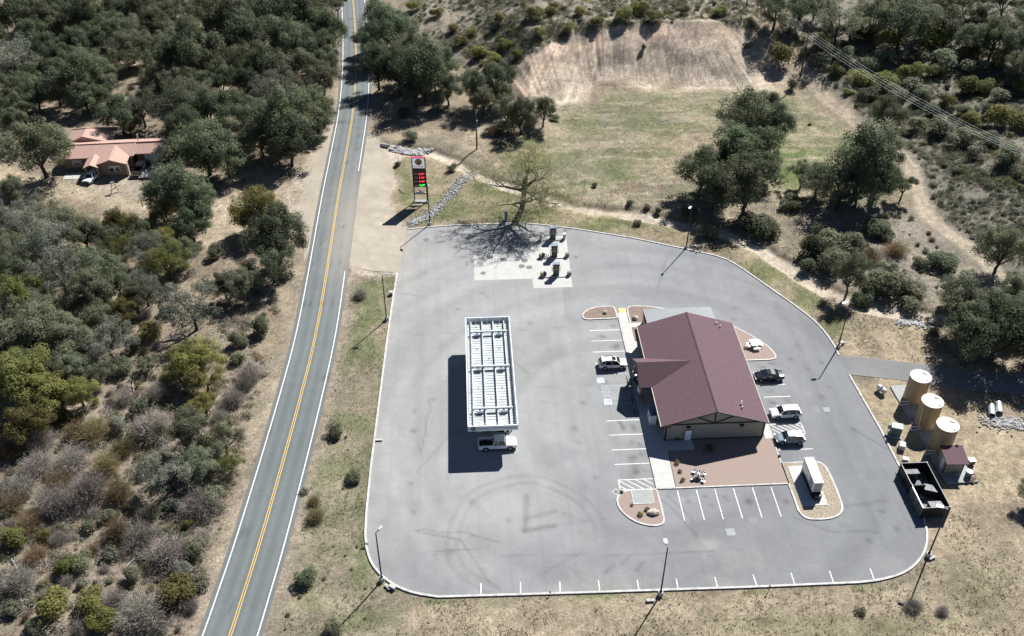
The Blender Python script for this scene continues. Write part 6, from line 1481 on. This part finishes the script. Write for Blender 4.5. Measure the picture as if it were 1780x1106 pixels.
infill([(0, 600), (120, 640), (200, 730), (0, 760)], 6, 4, 7, 'OGO', 'c', .6)
# scattered scrub
def scatter(poly, n, kinds, dmin, dmax, reg, gap=.8, ratio=.62):
    P = np.array(poly); k = 0; tries = 0
    while k < n and tries < n * 30:
        tries += 1
        u = random.uniform(P[:, 0].min(), P[:, 0].max()); v = random.uniform(P[:, 1].min(), P[:, 1].max())
        if not inside(np.array([u]), np.array([v]), poly)[0]: continue
        x, y, z = G2(u, v); d = random.uniform(dmin, dmax) * random.uniform(.7, 1)
        if any((x - a) ** 2 + (y - b) ** 2 < (r_ * .75 + d * .5 * gap) ** 2 for a, b, r_ in PLACED): continue
        q = np.array([x]), np.array([y])
        if seg_dist(*q, ROADC)[0][0] < 5.5 + d * .5 or seg_dist(*q, TRACK)[0][0] < 1.8 + d * .4 or seg_dist(*q, ACCESS)[0][0] < 3.5 or seg_dist(*q, WASH)[0][0] < 2.5 or seg_dist(*q, DRIVE)[0][0] < 3: continue
        bush(0, 0, 0, random.choice(kinds), reg, ratio * random.uniform(.8, 1.15), xy=(x, y), d=d); k += 1
KP = [(700, -20), (1320, -20), (1318, 55), (1290, 50), (1240, 34), (1060, 46), (980, 64), (915, 98), (885, 130), (800, 95), (725, 55)]
for q in '''930 22 42 O|955 18 26 O|870 30 34 O|965 10 24 O|1010 20 30 O|1110 15 44 O|1085 25 40 O|1140 28 36 O|830 88 38 O|800 72 30 O|862 100 28 O|785 48 30 O|820 55 26 O|1190 15 28 O|880 75 30 O|940 55 26 O|760 20 30 O|720 8 30 O|900 92 26 O|1040 35 28 O|850 112 34 O|1250 18 30 O|985 45 28 O'''.split('|'):
    a = q.split(); bush(float(a[0]), float(a[1]), float(a[2]), a[3], 'k', .6)
scatter(KP, 130, 'SSSSGB', .9, 2.2, 'k', .55)
scatter([(1330, 45), (1420, 55), (1600, 90), (1800, 100), (1800, 330), (1720, 330), (1600, 270), (1490, 190), (1420, 110), (1350, 75)], 75, 'SSGDO', 1.2, 3.0, 'e', .6)
scatter([(1590, 260), (1800, 330), (1800, 500), (1745, 480), (1690, 420), (1610, 340)], 85, 'SSSB', .7, 1.9, 'e', .8)
scatter([(1390, 350), (1590, 360), (1690, 450), (1640, 520), (1400, 400)], 26, 'SGR', .8, 2.0, 't', .8)
scatter([(0, 560), (430, 540), (465, 640), (420, 780), (370, 920), (310, 1106), (0, 1106)], 100, 'PPGSRO', 1.0, 2.6, 'c', .5, .8)
scatter([(100, 420), (480, 470), (480, 560), (0, 560), (0, 430)], 30, 'GPS', 1.0, 2.4, 'h', .5, .7)
scatter([(0, 0), (580, 0), (570, 220), (420, 330), (0, 280)], 40, 'DGG', 1.5, 3.0, 'w', .5, .8)
scatter([(490, 820), (560, 700), (620, 700), (650, 1000), (640, 1106), (470, 1106)], 14, 'GSR', .5, 1.0, 'v', 1)

# labels: what is alone in its look gets a place of its own; what nothing tells apart shares label and group
from collections import defaultdict
by = defaultdict(list)
for p in PLANTS: by[p[1]].append(p)
for lb, ps in by.items():
    if len(ps) == 1: ps[0][0]['label'] = lb; continue
    for p in ps: p[0]['group'] = lb.split(' ', 1)[1].replace('sized ', '').replace('large ', '') + 's' if False else 'plants: ' + lb
    if len(ps) == 2:
        a, b = sorted(ps, key=lambda p: p[3]); a[0]['label'] = lb + ', the nearer one'; b[0]['label'] = lb + ', the farther one'
    elif len(ps) == 3:
        for p, s in zip(sorted(ps, key=lambda p: p[2]), ('leftmost of three', 'middle of three', 'rightmost of three')): p[0]['label'] = lb + ', ' + s
    else:
        for p in ps: p[0]['label'] = lb

# ------------------------------------------------------------------ the bare budding oak by the lot
def bare_oak():
    x, y, z = G2(897, 386)
    t = thing('bare_oak', 'big leafless budding oak with spreading crooked limbs at the kerb behind the pumps', 'tree', (x, y + .3, z)); t.scale = (1.16, 1.08, .98)
    rd = random.Random(5); b = MB(); tips = []
    def grow(p, d, L, r_, dep):
        n = 3 if dep < 5 else 2; q = p; dd = d; rr = r_
        for i in range(n):
            dd = (dd + Vector((rd.gauss(0, .27), rd.gauss(0, .27), rd.gauss(.03, .20)))).normalized(); e = q + dd * L / n; r2 = rr * (.87 if dep < 5 else .75)
            b.tube(q, e, rr, r2, 7 if dep < 3 else 4 if dep < 5 else 3, cap=False); q = e; rr = r2
            if dep >= 5: tips.append((q, dd))
            if dep >= 2 and dep < 7 and rd.random() < .5:
                s = (dd * .6 + Vector((rd.gauss(0, .8), rd.gauss(0, .8), rd.gauss(.15, .55)))).normalized(); grow(q, s, L * .55, rr * .5, dep + 2)
        if dep >= 7: return
        for j in range(3 if dep in (1, 2, 3, 4) else 2):
            s = (dd * .9 + Vector((rd.gauss(0, .60), rd.gauss(0, .60), rd.gauss(.08, .45)))).normalized()
            if s.z < -.25: s.z *= .3; s.normalize()
            grow(q, s, L * rd.uniform(.62, .82), max(rr * rd.uniform(.60, .72), .018), dep + 1)
    p0 = Vector((-.2, 0, -.3)); p1 = Vector((.8, .4, 1.9)); p2 = Vector((1.4, 1.5, 3.5)); p3 = Vector((1.5, 2.4, 5.6))
    b.tube(p0, p1, .62, .52, 10); b.tube(p1, p2, .52, .48, 10); b.tube(p2, p3, .48, .42, 10)
    for s, r_, o in (((-.9, .1, .50), .30, p3), ((-.35, -.5, .85), .28, p3), ((.85, .15, .60), .30, p3), ((.25, .55, .9), .26, p3), ((-.35, .8, .6), .24, p3), ((.55, -.75, .55), .26, p3), ((-1.0, -.45, .30), .22, p2), ((.95, -.2, .28), .2, p2)):
        grow(o, Vector(s).normalized(), 3.5, r_ * 1.2, 2)
    b.build('branches', M['barkgrey'], t, fix=False)
    r = np.random.default_rng(3); T = np.array([tuple(q) for q, _ in tips]); D_ = np.array([tuple(d) for _, d in tips]); print('bare oak faces', len(b.f), 'tips', len(T), T.min(0), T.max(0))
    nt_ = 8000; k = r.integers(0, len(T), nt_); A = T[k] + r.normal(size=(nt_, 3)) * .08; dd = norm(D_[k] + r.normal(size=(nt_, 3)) * .7); B = A + dd * r.uniform(.35, 1.1, nt_)[:, None]
    sd_ = norm(np.cross(dd, r.normal(size=(nt_, 3)))) * .013; V = np.stack([A - sd_, A + sd_, B + sd_ * .4, B - sd_ * .4], 1).reshape(-1, 3)
    mesh_np('twigs', V, np.arange(4 * nt_).reshape(-1, 4), M['twig'], t)
    nb = 24000; k = r.integers(0, nt_, nb); P = A[k] + (B - A)[k] * r.random(nb)[:, None] * 1.1 + r.normal(size=(nb, 3)) * .06
    V, F = cards(P, norm(r.normal(size=(nb, 3))), r.uniform(.04, .085, nb), .6, r)
    mesh_np('buds', V, F, M['L_Y'], t)
bare_oak()

# ------------------------------------------------------------------ low scrub that reads as one mass
def on_ground(u, v):
    d = np.stack([ray(a, b_) for a, b_ in zip(u, v)]); Z = np.full(len(u), 6.0)
    for _ in range(6): t_ = (Z - HC) / d[:, 2]; X = CE + d[:, 0] * t_; Y = CN + d[:, 1] * t_; Z = .5 * Z + .5 * hgt(X, Y)
    return X, Y, hgt(X, Y)
def scrub(label, polys, n, dlo, dhi, m, seed, dens=1.0, avoid=.55):
    r = np.random.default_rng(seed); Vs = []; Fs = []; o = 0
    PL = np.array([(a, b_, c_) for a, b_, c_ in PLACED])
    for poly, share in polys:
        P = np.array(poly, float); w_ = int(n * share)
        u = r.uniform(P[:, 0].min(), P[:, 0].max(), w_ * 4); v = r.uniform(P[:, 1].min(), P[:, 1].max(), w_ * 4); k = inside(u, v, poly); X, Y, Z = on_ground(u[k], v[k])
        k = (seg_dist(X, Y, ROADC)[0] > 6) & (seg_dist(X, Y, TRACK)[0] > 2.6) & (seg_dist(X, Y, WASH)[0] > 2.4) & (seg_dist(X, Y, DRIVE)[0] > 3) & (fbm(X * .09, Y * .09, seed, 3) > .40)
        for a, b_, c_ in PL: k &= (X - a) ** 2 + (Y - b_) ** 2 > (c_ * avoid) ** 2
        X, Y, Z = X[k][:w_], Y[k][:w_], Z[k][:w_]
        for x, y, z in zip(X, Y, Z):
            D = r.uniform(dlo, dhi) * r.uniform(.55, 1); mm = int((30 + 45 * D) * dens); dd = norm(r.normal(size=(mm, 3))); dd[:, 2] = np.abs(dd[:, 2])
            lump = 1 + .3 * np.sin(dd[:, 0] * 4 + x) * np.cos(dd[:, 1] * 4 + y)
            Pn = np.array([x, y, z]) + dd * (D * .5 * (1 - .5 * r.random(mm) ** 2) * lump)[:, None] * np.array([1, 1, .75])
            V, F = cards(Pn, norm(dd + r.normal(size=(mm, 3)) * .5 + np.array([0, 0, .4])), r.uniform(.05, .10, mm) * (.6 + D * .3), .6, r)
            Vs.append(V); Fs.append(F + o); o += len(V)
    return tag(mesh_np('scrub', np.concatenate(Vs), np.concatenate(Fs), M[m]), label, 'scrub', kind='stuff')
EUP = [(1330, 45), (1420, 55), (1600, 90), (1800, 100), (1800, 330), (1720, 330), (1600, 270), (1490, 190), (1420, 110), (1350, 75)]
ELO = [(1590, 260), (1800, 330), (1800, 500), (1745, 480), (1690, 420), (1610, 340)]
CHP = [(0, 560), (430, 540), (465, 640), (420, 780), (370, 920), (310, 1106), (0, 1106)]
WOD = [(0, 0), (585, 0), (575, 200), (480, 300), (0, 260)]
scrub('low grey sage scrub covering the hillsides', [(KP, .62), (EUP, .25), (ELO, .13)], 3300, .8, 2.3, 'L_S', 21)
scrub('low olive scrub scattered over the hillsides', [(KP, .5), (EUP, .5)], 1100, 1.0, 2.8, 'L_O', 22)
scrub('dull green brush spreading between the larger shrubs on the hillsides', [(KP, .4), (EUP, .52), (ELO, .08)], 1300, 1.0, 2.8, 'L_G', 25)
scrub('low grey green brush filling the chaparral left of the road', [(CHP, .55), ([(0, 330), (480, 470), (480, 560), (0, 560)], .25), (WOD, .3)], 620, 1.0, 2.8, 'L_G', 23, 1.4)
scrub('low grey twiggy brush filling the chaparral left of the road', [(CHP, .85), ([(0, 400), (480, 480), (480, 560), (0, 560)], .15)], 480, 1.0, 2.8, 'L_P', 24, 1.4)
scrub('low dry brown brush in the chaparral left of the road', [(CHP, 1)], 150, .8, 2.0, 'L_R', 26, 1.3)

# ------------------------------------------------------------------ dry grass and weeds: nobody could count them
def tufts(name, label, polys, n, hmin, hmax, m, seed, thr=.5, ns=.25):
    r = np.random.default_rng(seed); Vs = []; tot = 0
    for poly in polys:
        P = np.array(poly, float); w_ = n // len(polys)
        u = r.uniform(P[:, 0].min(), P[:, 0].max(), w_ * 3); v = r.uniform(P[:, 1].min(), P[:, 1].max(), w_ * 3)
        k = inside(u, v, poly); u = u[k]; v = v[k]
        d0 = np.stack([ray(a, b_) for a, b_ in zip(u, v)]) if len(u) else np.zeros((0, 3)); tt = -HC / d0[:, 2]; X = CE + d0[:, 0] * tt; Y = CN + d0[:, 1] * tt
        for _ in range(3): Z = hgt(X, Y); tt = (Z - HC) / d0[:, 2]; X = CE + d0[:, 0] * tt; Y = CN + d0[:, 1] * tt
        k = (fbm(X * ns, Y * ns, seed, 3) > thr) & (seg_dist(X, Y, ROADC)[0] > 4.9) & (sdf(X, Y, LOT) > .4) & (seg_dist(X, Y, WASH)[0] > 1.8) & (seg_dist(X, Y, TRACK)[0] > 1.6) & (seg_dist(X, Y, ACCESS)[0] > 3.2)
        X, Y = X[k][:w_], Y[k][:w_]; Z = hgt(X, Y) - .09
        for j in range(4):
            a = r.uniform(0, 2 * PI, len(X)); h = r.uniform(hmin, hmax, len(X)); wd = h * r.uniform(.2, .5, len(X)); ox, oy = np.cos(a), np.sin(a); sp = h * r.uniform(.2, .9, len(X)); jx = r.normal(0, .12, len(X)); jy = r.normal(0, .12, len(X))
            A = np.stack([X + jx - oy * wd, Y + jy + ox * wd, Z], 1); B = np.stack([X + jx + oy * wd, Y + jy - ox * wd, Z], 1); T1 = np.stack([X + jx + ox * sp + oy * wd * .3, Y + jy + oy * sp - ox * wd * .3, Z + h + .05], 1); T2 = np.stack([X + jx + ox * sp - oy * wd * .3, Y + jy + oy * sp + ox * wd * .3, Z + h + .05], 1)
            Vs.append(np.stack([A, B, T1, T2], 1).reshape(-1, 3))
    V = np.concatenate(Vs); F = np.arange(len(V)).reshape(-1, 4)
    return tag(mesh_np(name, V, F, M[m]), label, 'grass', kind='stuff')
LOWR = [(480, 1120), (560, 720), (612, 480), (690, 478), (640, 880), (650, 1000), (720, 1040), (1560, 1014), (1640, 940), (1650, 890), (1800, 880), (1800, 1120)]
MEAD = [(690, 265), (800, 250), (960, 200), (1150, 155), (1340, 160), (1580, 280), (1560, 380), (1700, 560), (1600, 640), (1470, 600), (1250, 440), (1000, 395), (720, 395)]
tufts('weeds', 'short green weeds growing in patches on the verges and meadow', [LOWR, MEAD, [(600, 480), (690, 480), (645, 850), (640, 1010), (720, 1045), (1550, 1015), (1550, 1045), (640, 1080), (560, 800)], [(690, 365), (1000, 360), (1260, 430), (1470, 590), (1440, 600), (1240, 445), (1000, 397), (720, 395)]], 15000, .05, .15, 'L_W', 5, .54)
tufts('dry_grass', 'pale dry grass tufts over the open ground', [LOWR, MEAD, [(0, 250), (560, 230), (470, 640), (330, 1106), (0, 1106)]], 20000, .06, .18, 'L_T', 8, .46)
